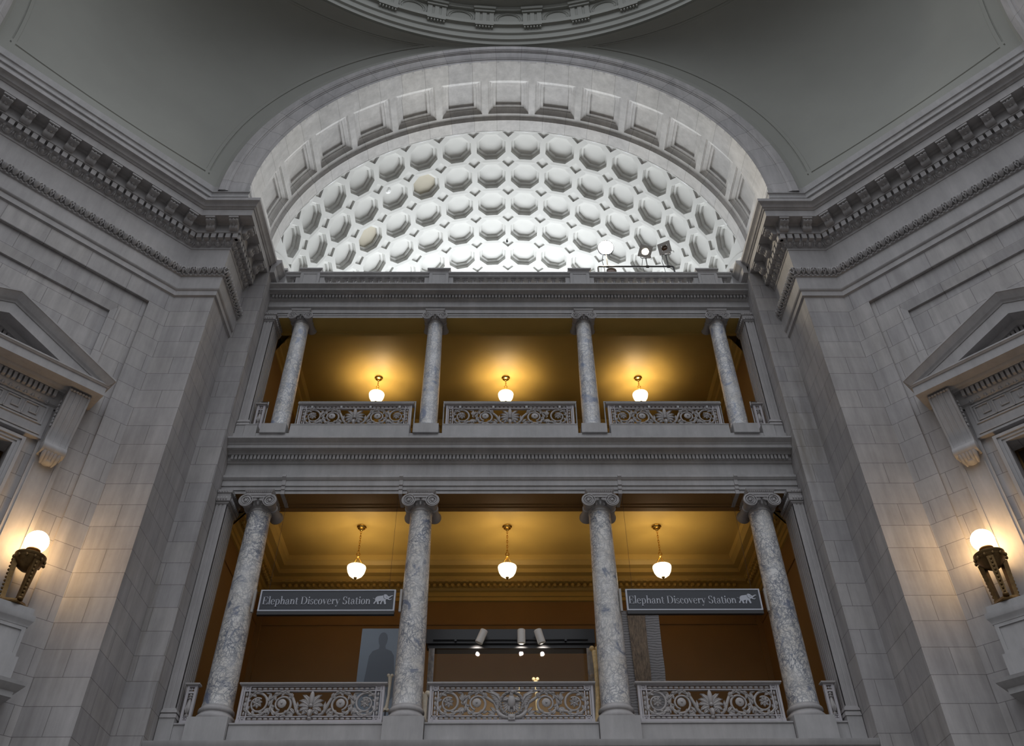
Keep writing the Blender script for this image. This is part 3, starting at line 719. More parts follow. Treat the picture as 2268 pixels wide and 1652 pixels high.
def column(name, zs, rb, rt, zb, zt, k, mat, pw, base):
    t = thing(name, '', 'column')
    p = MB(); p.box(-pw, pw, -.60, .48, 0, zb); p.build('plinth', M['stone2'], t)
    bs = MB()
    if base:
        bs.lathe([(.46, zb), (.475, zb + .01), (.495, zb + .05), (.50, zb + .10), (.48, zb + .145), (.455, zb + .155), (.445, zb + .17), (.425, zb + .20), (.42, zb + .225), (.445, zb + .24), (.455, zb + .265), (.455, zb + .30), (.445, zb + .33), (.42, zb + .345), (.405, zb + .36), (.40, zb + .40)], 40)
    else: bs.lathe([(rb * 1.22, zb), (rb * 1.25, zb + .05), (rb * 1.2, zb + .11), (rb * 1.1, zb + .13), (rb * 1.08, zb + .2), (rb * 1.02, zb + .24)], 40)
    bs.build('base', M['stone'], t, smooth=50)
    sh = MB(); z0, z1 = (zb + .40 if base else zb + .24), zs
    pr = [(rb * 1.035, z0), (rb * 1.03, z0 + .03), (rb * 1.0, z0 + .09)]
    for i in range(1, 13):
        t_ = i / 12; pr.append((rb + (rt - rb) * t_ ** 1.5, z0 + .09 + (z1 - z0 - .16) * t_))
    pr += [(rt * 1.03, z1 - .05), (rt * 1.04, z1)]
    sh.lathe(pr, 48); s = sh.build('shaft', mat, t, smooth=40)
    capital(t, k, zt, M['stone'])
    return t
LOWLAB = ['tall lower marble column nearest the fluted pilaster at the left end', 'lower marble column between the left hanging sign and the eagle railing', 'lower marble column between the eagle railing and the right hanging sign', 'tall lower marble column nearest the fluted pilaster at the right end']
UPLAB = ['short upper marble column nearest the fluted pilaster at the left end', 'short upper marble column left of the middle palmette railing', 'short upper marble column right of the middle palmette railing', 'short upper marble column nearest the fluted pilaster at the right end']
lc = column('marble_column', 7.045, .385, .318, .715, 7.255, 1.0, M['mb1'], .505, True)
uc = column('marble_column', 5.27, .30, .258, .36, 5.27 + .295, .815, M['mb2'], .40, False)
for src, labs, z, grp in ((lc, LOWLAB, 7.04, 'lower gallery columns'), (uc, UPLAB, 16.545, 'upper gallery columns')):
    for i, x in enumerate(COLX):
        o = src if i == 0 else copy_tree(src)
        o.location = (x, 22, z); tag(o, labs[i], 'column', grp, 'thing')

# ---- fluted pilasters at the ends of the galleries
def pilaster(h, k, zb):
    t = thing('fluted_pilaster', '', 'pilaster'); d0, d1 = -.45, .45
    p = MB(); p.box(-.165, .22, d0 - .06, d1, 0, zb); p.build('plinth', M['stone2'], t)
    b = MB()
    for e, z0, z1 in ((.08, zb, zb + .09), (.05, zb + .09, zb + .13), (.07, zb + .13, zb + .20), (.02, zb + .20, zb + .26)): b.tbox(-.165, .165 + e, d0 - e, d1, z0, z1, .012)
    b.build('base', M['stone'], t)
    s = MB(); z0, z1 = zb + .26, h - .46 * k
    s.box(-.165, .148, d0 + .015, d1, z0, z1)
    n = 7; w = (d1 - d0) / n
    for i in range(n):
        y = d0 + w * i; s.box(.148, .165, y, y + w * .45, z0, z1)
    s.box(-.165, -.10, d0, d0 + .015, z0, z1); s.box(.06, .165, d0, d0 + .015, z0, z1); s.box(-.05, .01, d0, d0 + .015, z0, z1)
    s.build('shaft', M['stone'], t)
    c = MB()
    for e, a, bz in ((.01, .46, .43), (.035, .43, .40), (.01, .40, .37), (.07, .37, .22), (.05, .22, .10), (.09, .10, .0)):
        c.tbox(-.165, .165 + e * k, d0 - e * k, d1, h - a * k, h - bz * k, -.012)
    for i in range(9):
        y = d0 + (d1 - d0) * (i + .5) / 9
        c.ell((.165 + .07 * k, y, h - .29 * k), (.04, .035, .065 * k), 6, 5); c.ell((.165 + .085 * k, y, h - .05 * k), (.03, .025, .04 * k), 6, 4)
    for i in range(4):
        x = -.12 + .08 * i; c.ell((x, d0 - .07 * k, h - .29 * k), (.03, .04, .065 * k), 6, 5); c.ell((x, d0 - .09 * k, h - .05 * k), (.025, .03, .04 * k), 6, 4)
    c.build('capital', M['stone'], t, smooth=40)
    return t
for (h, k, zb, z, lev) in ((7.40, 1.0, .72, 7.04, 'lower'), (5.40, .82, .34, 16.56, 'upper')):
    p = pilaster(h, k, zb)
    p.location = (-8.505, 22.0, z); tag(p, 'fluted stone pilaster against the left jamb of the %s gallery' % lev, 'pilaster', lev + ' gallery pilasters', 'thing')
    q = pilaster(h, k, zb); q.scale = (-1, 1, 1); q.location = (8.505, 22.0, z)
    tag(q, 'fluted stone pilaster against the right jamb of the %s gallery' % lev, 'pilaster', lev + ' gallery pilasters', 'thing')

# ---- cast iron railings
def leaf(mb, x, z, ang, L, W, curl=0.0, T=.03, y=0.0, lob=.25):
    n = 7; pts = []; a = ang; px, pz = x, z; P = []
    for i in range(n + 1):
        t = i / n; w = W * (sin(PI * min(1, .12 + .88 * t)) ** .75) * (1 + lob * abs(sin(3.4 * PI * t)) - lob * .5)
        if i == n: w = W * .06
        dx, dz = cos(a), sin(a); nx, nz = -dz, dx
        P.append([(px + nx * w * c, y - T * h - T * .5 * sin(PI * t), pz + nz * w * c) for c, h in ((-1, 0.0), (-.5, .75), (0, .45), (.5, .75), (1, 0.0), (0, -.8))])
        px += dx * L / n; pz += dz * L / n; a += curl / n
    mb.grid(P, cv=True); return mb
def beads(mb, a, b, n, r):
    A, B = Vector(a), Vector(b); d = (B - A) / n
    for i in range(n):
        c = A + d * (i + .5); l = d.length * .43
        t = d.normalized()
        mb.tube([c - t * l, c - t * l * .75, c - t * l * .3, c + t * l * .3, c + t * l * .75, c + t * l], [r * .35, r * .8, r, r, r * .8, r * .35], 6)
    return mb
def scrolls(cx_a, cx_b, edge):
    """one half of the rinceau (x > 0): returns the two scroll meshes and rosette; panel 0.63 m tall centred on z = 0"""
    sb = MB(); pts, rs = [], []
    R0 = .285
    for x, z in ((.07, -.315), (.18, -.30), (.30, -.23), (.38, -.10), (.43, .02)): pts.append((x, 0, z)); rs.append(.042)
    for i in range(54):
        t = i / 53; a = PI * (1 - .18) - 2 * PI * 1.62 * t; r = R0 - (R0 - .165) * min(1, max(0, (t - .30) / .45))
        pts.append((cx_b + r * cos(a), -.012 * t, r * sin(a))); rs.append(.040 - .014 * t)
    sb.tube(pts, rs, 7)
    for i in range(11):
        a = PI * (.82 - .15 * i); r = R0 + .005
        leaf(sb, cx_b + r * cos(a), r * sin(a), a - PI / 2 + .35, .13, .035, -.6, .035, -.02)
    for i in range(6):
        a = PI * (.82 - .28 * i); leaf(sb, cx_b + (R0 - .02) * cos(a), (R0 - .02) * sin(a), a - PI / 2 - .55, .12, .03, -.9, .03, -.01)
    for an, L, x, z in ((1.75, .26, .36, -.2), (1.35, .22, .34, -.22), (.95, .2, .40, -.24), (.5, .2, .42, -.27), (.15, .18, .42, -.29)): leaf(sb, x, z, an, L, .04, -.35, .035, -.01)
    sa = MB(); pts, rs = [], []
    x0 = cx_b + R0 * cos(-.6); z0 = R0 * sin(-.6)
    for x, z in ((x0 - .03, z0 + .06), (x0 + .05, z0 - .02)): pts.append((x, 0, z)); rs.append(.036)
    for i in range(54):
        t = i / 53; a = PI * 1.25 + 2 * PI * 1.72 * t; r = R0 - (R0 - .15) * min(1, max(0, (t - .34) / .42))
        pts.append((cx_a + r * cos(a), -.012 * t, r * sin(a))); rs.append(.038 - .014 * t)
    sa.tube(pts, rs, 7)
    for i in range(9):
        a = PI * (1.3 + .15 * i); r = R0 + .005
        leaf(sa, cx_a + r * cos(a), r * sin(a), a + PI / 2 - .35, .12, .033, .6, .035, -.02)
    for i in range(5):
        a = PI * (1.3 + .25 * i); leaf(sa, cx_a + (R0 - .02) * cos(a), (R0 - .02) * sin(a), a + PI / 2 + .6, .12, .035, .9, .03, -.01)
    for an in (.2, 1.0, 1.8, 2.7, 3.6, 4.5, 5.4): leaf(sa, cx_a + .02 * cos(an), .02 * sin(an) + .01, an, .115, .038, .7, .04, -.03)
    sa.ell((cx_a, -.06, -.02), (.035, .03, .035), 8, 5)
    xm = (cx_a + cx_b) / 2                                  # sprout between the scrolls
    for an, L in ((1.2, .20), (1.6, .24), (2.05, .20), (.8, .16)): leaf(sa, xm, .06, an, L, .032, .3 * (1 if an < 1.6 else -1), .03, .01)
    sa.tube([(xm, .01, -.02), (xm + .03, .01, .03), (xm + .0, .01, .09)], [.02, .025, .02], 5)
    for an, L in ((-1.2, .17), (-1.7, .18), (-2.3, .16), (-.7, .16)): leaf(sa, xm + .02, -.10, an, L, .035, -.3, .03, .0)
    for sz in (-1, 1):
        sa.tube([(edge - .16, .01, sz * .285), (edge - .07, .01, sz * .27), (edge - .03, .01, sz * .235), (edge - .05, .01, sz * .20), (edge - .08, .01, sz * .225)], [.012, .02, .02, .016, .01], 5)
        leaf(sa, xm + .13, sz * .28, PI * (1.05 if sz > 0 else .95), .15, .025, 0, .025, .01)
    ro = MB()
    for i in range(10): leaf(ro, cx_b + .03 * cos(i * PI / 5), .03 * sin(i * PI / 5), i * PI / 5, .088, .032, 0, .02, -.035, .1)
    ro.ell((cx_b, -.05, 0), (.115, .025, .115), 14, 5); ro.ell((cx_b, -.08, 0), (.028, .02, .028), 8, 4)
    return sa, sb, ro
def palmette():
    p = MB()
    for q in (-1, 1):
        for an, L, z in ((1.25, .30, .0), (.85, .30, -.05), (.45, .29, -.08), (.05, .26, -.12), (-.45, .2, -.17)):
            a = an if q > 0 else PI - an
            leaf(p, q * .05, z, a, L, .055, -q * 1.0 if an > 0 else -q * .4, .045, -.03)
        p.ell((q * .15, -.05, -.16), (.045, .03, .045), 8, 5)
        leaf(p, q * .02, -.25, PI / 2 - q * .9, .16, .04, 0, .05, -.05)
    p.ell((0, -.05, .12), (.065, .06, .19), 10, 8); p.ell((0, -.06, -.06), (.05, .055, .05), 10, 6)
    leaf(p, 0, -.15, -PI / 2, .2, .07, 0, .06, -.05); p.ell((0, -.05, -.37), (.05, .05, .045), 10, 6)
    return p
def eagle():
    e = MB()
    e.ell((0, -.07, .03), (.105, .08, .17), 14, 10); e.ell((.0, -.09, .195), (.05, .055, .075), 10, 7); e.ell((.02, -.12, .245), (.045, .05, .045), 10, 7)
    e.tube([(.05, -.13, .255), (.095, -.14, .245), (.10, -.14, .215)], [.022, .014, .004], 6)
    for q in (-1, 1):
        for j in range(5): leaf(e, q * .07, .06 - .035 * j, PI / 2 - q * (1.75 + .2 * j) , .20, .03, 0, .02, -.05)
        leaf(e, q * .07, .10, PI / 2 - q * 1.9, .17, .06, q * .0, .05, -.07)
        e.tube([(q * .06, -.07, -.10), (q * .07, -.08, -.19)], [.04, .025], 6)
        for j in (-1, 0, 1): e.tube([(q * .07, -.08, -.19), (q * .07 + j * .03, -.12, -.225)], [.014, .006], 5)
    for j in range(-2, 3): leaf(e, j * .015, -.08, -PI / 2 + j * .22, .19, .03, 0, .02, -.03)
    w = MB()
    pts = [(.285 * cos(a), -.03, -.02 + .29 * sin(a)) for a in [2 * PI * i / 40 for i in range(40)]]
    w.tube(pts, .042, 7, closed=True)
    for i in range(40):
        a = 2 * PI * i / 40; leaf(w, .285 * cos(a), -.02 + .29 * sin(a), a + (PI / 2 if -PI / 2 < ((a + PI) % (2 * PI)) - PI < PI / 2 else -PI / 2) + .35 * ((-1) ** i), .075, .024, 0, .03, -.055)
    wings = []
    for q in (-1, 1):
        g = MB()
        n = 9
        for j in range(n):
            t = j / (n - 1)
            x0, z0 = q * (.30 - .01 * j), .20 - .035 * j
            an = (.34 - .62 * t); L = .34 - .22 * t
            leaf(g, x0, z0, an if q > 0 else PI - an, L, .028, q * .25, .02, -.03, .05)
        g.tube([(q * .27, -.04, .05), (q * .35, -.045, .17), (q * .48, -.04, .24), (q * .66, -.03, .30)], [.035, .035, .028, .01], 6)
        wings.append(g)
    r = MB()
    for q in (-1, 1): r.tube([(q * .09, -.03, -.36), (q * .2, -.03, -.345), (q * .30, -.03, -.29), (q * .38, -.02, -.18)], [.05, .055, .055, .03], 8)
    r.ell((0, -.06, -.36), (.10, .06, .075), 12, 7); r.box(-.085, .085, -.10, -.02, -.43, -.30)
    return e, w, wings, r
def railing(hw, centre, label, rail=False, mat='iron2', omat='iron'):
    """origin: middle of the foot of the panel"""
    t = thing('iron_railing', label, 'railing', kind='thing')
    fr = MB(); H = 1.0
    fr.box(-hw + .03, hw - .03, -.06, .06, 0, .105); fr.box(-hw, -hw + .10, -.075, .075, 0, .13); fr.box(hw - .10, hw, -.075, .075, 0, .13)
    for q in (-1, 1): fr.box(q * hw - (.06 if q > 0 else 0), q * hw + (.06 if q < 0 else 0), -.05, .05, .105, H)
    iw = hw - .235
    for z0, z1 in ((.105, .125), (.20, .225), (.845, .87), (.965, 1.0)): fr.box(-hw + .05, hw - .05, -.045, .045, z0, z1)
    for q in (-1, 1):
        for x in (iw, iw + .135): fr.box(q * x - .0 if q > 0 else q * x - .03, q * x + .03 if q > 0 else q * x, -.045, .045, .125, .965)
        for z in (.16, .915):
            fr.box(q * (iw + .085) - .055, q * (iw + .085) + .055, -.03, .03, z - .045, z + .045); fr.ell((q * (iw + .085), -.04, z), (.022, .02, .022), 8, 4)
    fr.box(-iw, iw, .01, .035, .125, .20) if 0 else None
    fr.build('frame', M[mat], t)
    cp = MB(); cp.box(-hw - .05, hw + .05, -.10, .10, 1.0, 1.018); cp.box(-hw - .065, hw + .065, -.115, .115, 1.018, 1.05); cp.build('cap_rail', M[omat], t)
    n = max(6, int(iw * 2 / .132))
    for z in (.1625, .9175):
        b = MB(); beads(b, (-iw + .01, -.01, z), (iw - .01, -.01, z), n, .034); b.build('bead_row', M[omat], t, smooth=50)
    for q in (-1, 1):
        b = MB(); beads(b, (q * (iw + .0825), -.01, .235), (q * (iw + .0825), -.01, .835), 5, .032); b.build('bead_column', M[omat], t, smooth=50)
    zc = .535
    if centre == 'eagle': cb, ca = .875, 1.585
    elif hw > 2: cb, ca = .80, 1.56
    else: cb, ca = .735, 1.355
    sa, sb, ro = scrolls(ca, cb, iw)
    up = lambda p: (p[0], p[1], p[2] + zc)
    for src, nm in ((sa, 'outer_scroll'), (sb, 'inner_scroll'), (ro, 'rosette')):
        for q in (1, -1):
            m = MB().put(src if q > 0 else src.flip(), up); m.build(nm, M[omat], t, smooth=60)
    if centre == 'eagle':
        e, w, wings, r = eagle()
        eo = MB().put(e, up).build('eagle', M[omat], t, smooth=60)
        for g in wings: MB().put(g, up).build('wing', M[omat], eo, smooth=60)
        MB().put(w, up).build('wreath', M[omat], t, smooth=60); MB().put(r, up).build('scroll_base', M[omat], t, smooth=60)
    else: MB().put(palmette(), up).build('palmette', M[omat], t, smooth=60)
    if rail: handrail(t, hw)
    return t
def handrail(t, hw):
    h = MB(); x = hw + .085; y = .10
    h.tube([(-x, y, -.02), (-x, y, 1.24)], .026, 8); h.tube([(x, y, -.02), (x, y, 1.24)], .026, 8); h.tube([(-x - .026, y, 1.24), (x + .026, y, 1.24)], .030, 8)
    h.build('handrail', M['steel'], t, smooth=50)
    n = 4 if hw > 1 else 1
    for i in range(n):
        xx = -hw * .78 + 1.56 * hw * i / (n - 1) if n > 1 else -hw * .6
        p = MB(); p.box(xx - .012, xx + .012, y - .012, y + .012, 1.04, 1.22); p.box(xx - .035, xx + .035, -.06, -.03, .87, .965); p.build('rail_post', M['steel'], t)
def side_railing(label, rail=False):
    t = thing('side_railing', label, 'railing', kind='thing'); hw = .13
    fr = MB()
    for q in (-1, 1): fr.box(q * hw - (.065 if q > 0 else 0), q * hw + (.065 if q < 0 else 0), -.05, .05, 0, 1.0)
    fr.box(-hw, hw, -.06, .06, 0, .06); fr.box(-hw, hw, -.045, .045, .06, .13); fr.box(-hw, hw, -.045, .045, .80, .85); fr.box(-hw, hw, -.045, .045, .96, 1.0); fr.box(-hw, hw, -.045, .045, .20, .215)
    for z in (.165, .905):
        for x in (-.06, 0, .06): fr.ell((x, -.02, z), (.03, .025, .03), 8, 5)
    fr.build('frame', M['iron2'], t)
    cp = MB(); cp.box(-hw - .04, hw + .04, -.09, .09, 1.0, 1.018); cp.box(-hw - .055, hw + .055, -.105, .105, 1.018, 1.05); cp.build('cap_rail', M['iron'], t)
    b = MB(); b.lathe([(.02, .215), (.06, .23), (.065, .26), (.03, .28), (.028, .30), (.05, .32), (.075, .40), (.075, .45), (.05, .58), (.035, .66), (.06, .67), (.065, .69), (.035, .70), (.03, .72), (.05, .735), (.055, .76), (.03, .79), (.0, .81)], 12)
    for i in range(6):
        a = i * PI / 3; b.tube([(.05 * cos(a), .05 * sin(a), .32), (.085 * cos(a), .085 * sin(a), .40), (.06 * cos(a), .06 * sin(a), .50)], [.01, .02, .005], 5)
    for q in (-1, 1): b.box(q * .075 - .03, q * .075 + .03, -.01, .01, .675, .69)
    b.build('baluster', M['iron'], t, smooth=50)
    if rail:
        h = MB(); h.tube([(-hw + .02, .10, .25), (-hw + .02, .10, 1.24), (hw + .02, .10, 1.24), (hw + .02, .10, .25)], .026, 8); h.build('handrail', M['steel'], t, smooth=30)
    return t
YR = 21.72
ra = railing(2.075, 'eagle', 'wide iron railing with an eagle in a wreath, in the middle of the lower gallery'); ra.location = (0, YR, 7.635)
rb = railing(1.81, 'palmette', 'lower iron scrollwork railing with a palmette, under the left hanging sign'); rb.location = (-5.03, YR, 7.635); tag(rb, group='lower palmette railings')
rc = copy_tree(rb); rc.location = (5.02, YR, 7.635); rc['label'] = 'lower iron scrollwork railing with a palmette, under the right hanging sign'
YU = 21.77
ua = railing(2.08, 'palmette', 'widest upper iron scrollwork railing with handrail, in the middle bay', True); ua.location = (0, YU, 16.91); tag(ua, group='upper palmette railings')
ub = railing(1.825, 'palmette', 'upper iron scrollwork railing with handrail, in the left bay', True); ub.location = (-5.02, YU, 16.91); tag(ub, group='upper palmette railings')
ud = copy_tree(ub); ud.location = (5.02, YU, 16.91); ud['label'] = 'upper iron scrollwork railing with handrail, in the right bay'
sa = side_railing('narrow lower iron railing between the left pilaster and the left column'); sa.location = (-8.10, YR, 7.635); tag(sa, group='narrow lower railings')
sb = copy_tree(sa); sb.location = (8.10, YR, 7.635); sb['label'] = 'narrow lower iron railing between the right column and the right pilaster'
sc = side_railing('narrow upper iron railing between the left pilaster and the left column', True); sc.location = (-8.10, YU, 16.91); tag(sc, group='narrow upper railings')
sd = copy_tree(sc); sd.location = (8.10, YU, 16.91); sd['label'] = 'narrow upper iron railing between the right column and the right pilaster'
for o in (sb, sd): o.scale = (-1, 1, 1)

# ---- stone balustrade above the upper entablature
bt = thing('stone_balustrade', 'stone balustrade with turned balusters along the foot of the coffered vault', 'balustrade', (0, 21.74, 23.23), kind='thing')
m = MB(); m.box(-8.6, 8.6, -.2, .22, 0, .14); m.build('plinth_course', M['stone2'], bt)
pr = [(.0, .14), (.085, .14), (.085, .19), (.06, .20), (.075, .24), (.095, .31), (.10, .36), (.085, .44), (.055, .53), (.048, .58), (.06, .60), (.06, .615), (.05, .625), (.065, .65), (.085, .68), (.0, .68)]
bp = None
def baluster_at(x):
    global bp
    if bp is None:
        m = MB(); m.lathe(pr, 12); m.box(-.10, .10, -.10, .10, .68, .74); m.box(-.10, .10, -.10, .10, .135, .175)
        bp = m.build('baluster', M['stone'], bt, smooth=45); o = bp
    else:
        o = bp.copy(); C.objects.link(o); o.parent = bt
    o.location = (x, 0, 0)
PED = (-7.40, -2.62, 2.62, 7.40)
for x0, x1, n in ((-6.88, -3.14, 12), (-2.10, 2.10, 14), (3.14, 6.88, 12), (-8.18, -7.92, 1), (7.92, 8.18, 1)):
    for i in range(n): baluster_at(x0 + (x1 - x0) * (i + .5) / n)
    m = MB(); a, b = (x0 - .12, x1 + .12) if n > 1 else (x0 - .0, x1 + .0)
    if n == 1: a, b = (-8.3, -7.75) if x0 < 0 else (7.75, 8.3)
    else: a, b = x0 - .17, x1 + .17
    m.grid([[(x, y, z) for y, z in ((-.17, .74), (-.19, .76), (-.19, .80), (-.23, .86), (-.25, .88), (-.25, .93), (.25, .95))] for x in (a, b)]); m.box(a, b, -.17, .2, .735, .92)
    m.build('top_rail', M['stone2'], bt, smooth=30)
for x in PED:
    m = MB(); m.box(x - .36, x + .36, -.22, .24, 0, .95); m.box(x - .53, x + .53, -.15, .2, .0, .9)
    m.box(x - .26, x - .24, -.235, -.22, .3, .85); m.box(x + .24, x + .26, -.235, -.22, .3, .85); m.box(x - .26, x + .26, -.235, -.22, .83, .85)
    p = m.build('pedestal', M['stone2'], bt)
    c = MB(); P = [[(x + sx * (.36 + e), y, z) for (sx, y) in ((-1, -.22 - e), (1, -.22 - e), (1, .24 + e), (-1, .24 + e))] for e, z in ((0, .93), (.015, .95), (.015, .97), (.05, 1.02), (.075, 1.04), (.075, 1.10))]
    c.grid(P, cv=True); c.add(P[-1], [(0, 1, 2, 3)]); c.build('pedestal_cap', M['stone'], p, smooth=30)
for q in (-1, 1):
    m = MB(); a = q * 8.3; m.box(min(a, q * 8.68), max(a, q * 8.68), -.17, .24, 0, 1.0); m.box(min(q * 8.27, q * 8.68), max(q * 8.27, q * 8.68), -.26, .26, 1.0, 1.1); m.build('end_pier', M['stone2'], bt)

# ---- pendant lamps
def pendant(drop, label, ring_at):
    """origin at the ceiling; drop = ceiling to the rim of the bowl"""
    t = thing('pendant_lamp', label, 'lamp', kind='thing')
    c = MB(); c.lathe([(.0, 0), (.155, 0), (.16, -.03), (.13, -.05), (.12, -.08), (.06, -.10), (.05, -.15), (.025, -.17), (0, -.17)], 18); c.build('canopy', M['brass'], t, smooth=40)
    ch = MB(); zt, zb = -.17, -ring_at; n = max(5, int((zt - zb) / .085)); d = (zt - zb) / n
    for i in range(n):
        z = zt - d * (i + .5); pl = i % 2
        ch.tube([((.024 * cos(a)) * (1 - pl), (.024 * cos(a)) * pl, z + d * .68 * sin(a)) for a in [2 * PI * k / 10 for k in range(10)]], .0085, 4, closed=True)
    ch.build('chain', M['brass'], t, smooth=50)
    r = MB(); r.tube([(.055 * cos(a), 0, zb - .055 + .055 * sin(a)) for a in [2 * PI * k / 18 for k in range(18)]], .014, 6, closed=True); r.lathe([(.0, zb - .10), (.035, zb - .115), (.04, zb - .15), (.0, zb - .18)], 10)
    r.build('ring', M['brass'], t, smooth=50)
    for k in range(3):
        a = 2 * PI * k / 3 + .5; h = MB()
        p0 = Vector((.02 * cos(a), .02 * sin(a), zb - .15)); p1 = Vector((.285 * cos(a), .285 * sin(a), -drop + .0)); n = 9
        for i in range(n):
            q0, q1 = p0.lerp(p1, i / n), p0.lerp(p1, (i + .92) / n); h.tube([q0, q0.lerp(q1, .5), q1], [.008, .015, .008], 5)
        h.build('hanger_chain', M['brass'], t, smooth=50)
    b = MB(); R_ = .295
    b.lathe([(R_ * .96, -drop + .012), (R_ * 1.0, -drop + .015), (R_ * 1.02, -drop - .01), (R_ * .99, -drop - .08), (R_ * .90, -drop - .18), (R_ * .72, -drop - .275), (R_ * .42, -drop - .345), (0, -drop - .37)], 32)
    bw = b.build('bowl', M['bowl'], t, smooth=60)
    f = MB(); f.lathe([(0, -drop - .355), (.055, -drop - .365), (.05, -drop - .385), (.02, -drop - .40), (.03, -drop - .42), (0, -drop - .45)], 12); f.build('finial', M['brass'], t, smooth=50)
    return t
def lamp_light(name, loc, energy, radius, col=(1, .75, .45)):
    d = bpy.data.lights.new(name, 'POINT'); d.energy = energy; d.color = col; d.shadow_soft_size = radius
    o = bpy.data.objects.new(name, d); C.objects.link(o); o.location = loc; return o
low = [(-4.89, 'left'), (-.09, 'middle'), (4.85, 'right')]
for i, (x, w) in enumerate(low):
    lab = 'brass pendant lamp on a long chain in the %s of the lower gallery' % w if w == 'middle' else 'brass pendant lamp on a long chain in the lower gallery, above the %s hanging sign' % w
    if i == 0: pl = pendant(1.50, lab, .98); o = pl
    else: o = copy_tree(pl); o['label'] = lab
    o.location = (x, 24.62, 15.098); tag(o, group='lower gallery pendant lamps')
    lamp_light('pendant_bulb_light', (x, 24.62, 15.1 - 1.65), 100, .09)
up_ = [(-5.13, 'left'), (-.13, 'middle'), (5.09, 'right')]
for i, (x, w) in enumerate(up_):
    lab = 'brass pendant lamp on a short chain in the upper gallery, behind the %s railing' % w
    if i == 0: pu = pendant(.86, lab, .42); o = pu
    else: o = copy_tree(pu); o['label'] = lab
    o.location = (x, 25.48, 22.398); tag(o, group='upper gallery pendant lamps')
    lamp_light('pendant_bulb_light', (x, 25.48, 22.4 - 1.00), 110, .09)

# ---- hanging signs with raised lettering
def _arc(cx, cy, rx, ry, tx, ty, a0, a1, n=22):
    A = [math.radians(a0 + (a1 - a0) * i / n) for i in range(n + 1)]
    return [(cx + rx * cos(a), cy + ry * sin(a)) for a in A] + [(cx + (rx - tx) * cos(a), cy + (ry - ty) * sin(a)) for a in reversed(A)]
def _r(x0, y0, x1, y1): return [(x0, y0), (x1, y0), (x1, y1), (x0, y1)]
def _o(cx, cy, r, n=14): return [(cx + r * cos(2 * PI * i / n), cy + r * sin(2 * PI * i / n)) for i in range(n)]
H_ = .024
def _full(cx, cy, rx, ry, tx, ty): return [_arc(cx, cy, rx, ry, tx, ty, 0, 180), _arc(cx, cy, rx, ry, tx, ty, 180, 360)]
def _stem(x, top, flag=True):
    g = [_r(x, 0, x + .10, top), _r(x - .065, 0, x + .165, H_)]
    if flag: g.append([(x - .065, top - H_ - .012), (x, top - H_ - .012), (x, top), (x - .065, top - .012)])
    return g
def _nshape(top): return _stem(.07, top) + [_arc(.30, .29, .165, .18, .10, .035, 0, 165), _r(.365, 0, .465, .29), _r(.30, 0, .53, H_)]
G = {
 'E': ([_r(.07, 0, .175, .7), _r(0, .7 - H_, .52, .7), _r(0, 0, .56, H_), [(.52, .7), (.40, .7 - H_), (.475, .62), (.495, .50), (.52, .50)], [(.56, 0), (.42, H_), (.51, .09), (.535, .22), (.56, .22)], _r(.175, .345, .35, .345 + H_), [(.37, .25), (.37, .47), (.35, .47), (.34, .38), (.34, .34), (.35, .25)]], .60),
 'l': (_stem(.07, .74), .25), 'i': (_stem(.07, .47) + [_o(.12, .63, .064)], .25),
 'e': ([_arc(.23, .235, .21, .247, .095, H_, 0, 180), _arc(.23, .235, .21, .247, .095, H_, 180, 325), _r(.06, .235, .44, .235 + H_)], .47),
 'p': ([_r(.07, -.22, .17, .455), _r(0, -.22, .25, -.22 + H_), [(.0, .43), (.07, .43), (.07, .465), (.0, .452)], _arc(.275, .235, .21, .247, .105, .03, -150, 150)], .53),
 'h': (_nshape(.74), .55), 'n': (_nshape(.47), .55),
 'a': ([_arc(.19, .125, .165, .14, .09, H_, 50, 310), _r(.275, .03, .375, .33), _arc(.215, .325, .16, .155, .098, H_, 0, 165), _o(.085, .355, .05), _arc(.41, .07, .10, .07, .07, H_, 180, 330)], .48),
 't': ([_r(.09, .08, .185, .60), _r(0, .445, .31, .445 + H_), [(.09, .60), (.09, .5), (.03, .46), (.06, .5)], _arc(.215, .10, .125, .11, .095, H_, 180, 320)], .34),
 'D': ([_r(.07, 0, .175, .7), _r(0, .7 - H_, .30, .7), _r(0, 0, .30, H_), _arc(.29, .35, .37, .35, .115, H_, -90, 90, 30)], .72),
 's': ([_arc(.175, .35, .14, .125, .07, H_, 25, 262), _arc(.195, .12, .15, .132, .08, H_, 82, -155), _r(.295, .33, .315, .465), _r(.045, .0, .065, .15)], .39),
 'c': ([_arc(.225, .235, .205, .247, .10, H_, 55, 318), _o(.33, .36, .052)], .44),
 'o': (_full(.23, .235, .22, .247, .105, H_), .48),
 'v': ([[(.02, .46), (.135, .46), (.285, .10), (.245, -.01), (.225, -.01)], [(.40, .46), (.425, .46), (.25, -.01), (.235, .03)], _r(-.02, .47 - H_, .19, .47), _r(.33, .47 - H_, .49, .47)], .48),
 'r': (_stem(.07, .47) + [_arc(.275, .32, .115, .15, .05, .03, 55, 178), _o(.325, .405, .054)], .40),
 'y': ([[(.02, .46), (.135, .46), (.285, .10), (.245, -.01), (.225, -.01)], [(.40, .46), (.425, .46), (.19, -.17), (.165, -.16)], _r(-.02, .47 - H_, .19, .47), _r(.33, .47 - H_, .49, .47), _arc(.125, -.14, .065, .075, .03, .03, 200, 350), _o(.085, -.145, .048)], .48),
 'S': ([_arc(.245, .525, .20, .185, .10, H_, 20, 262), _arc(.27, .18, .22, .19, .11, H_, 82, -165), _r(.425, .50, .447, .70), _r(.045, .0, .067, .22)], .53)}
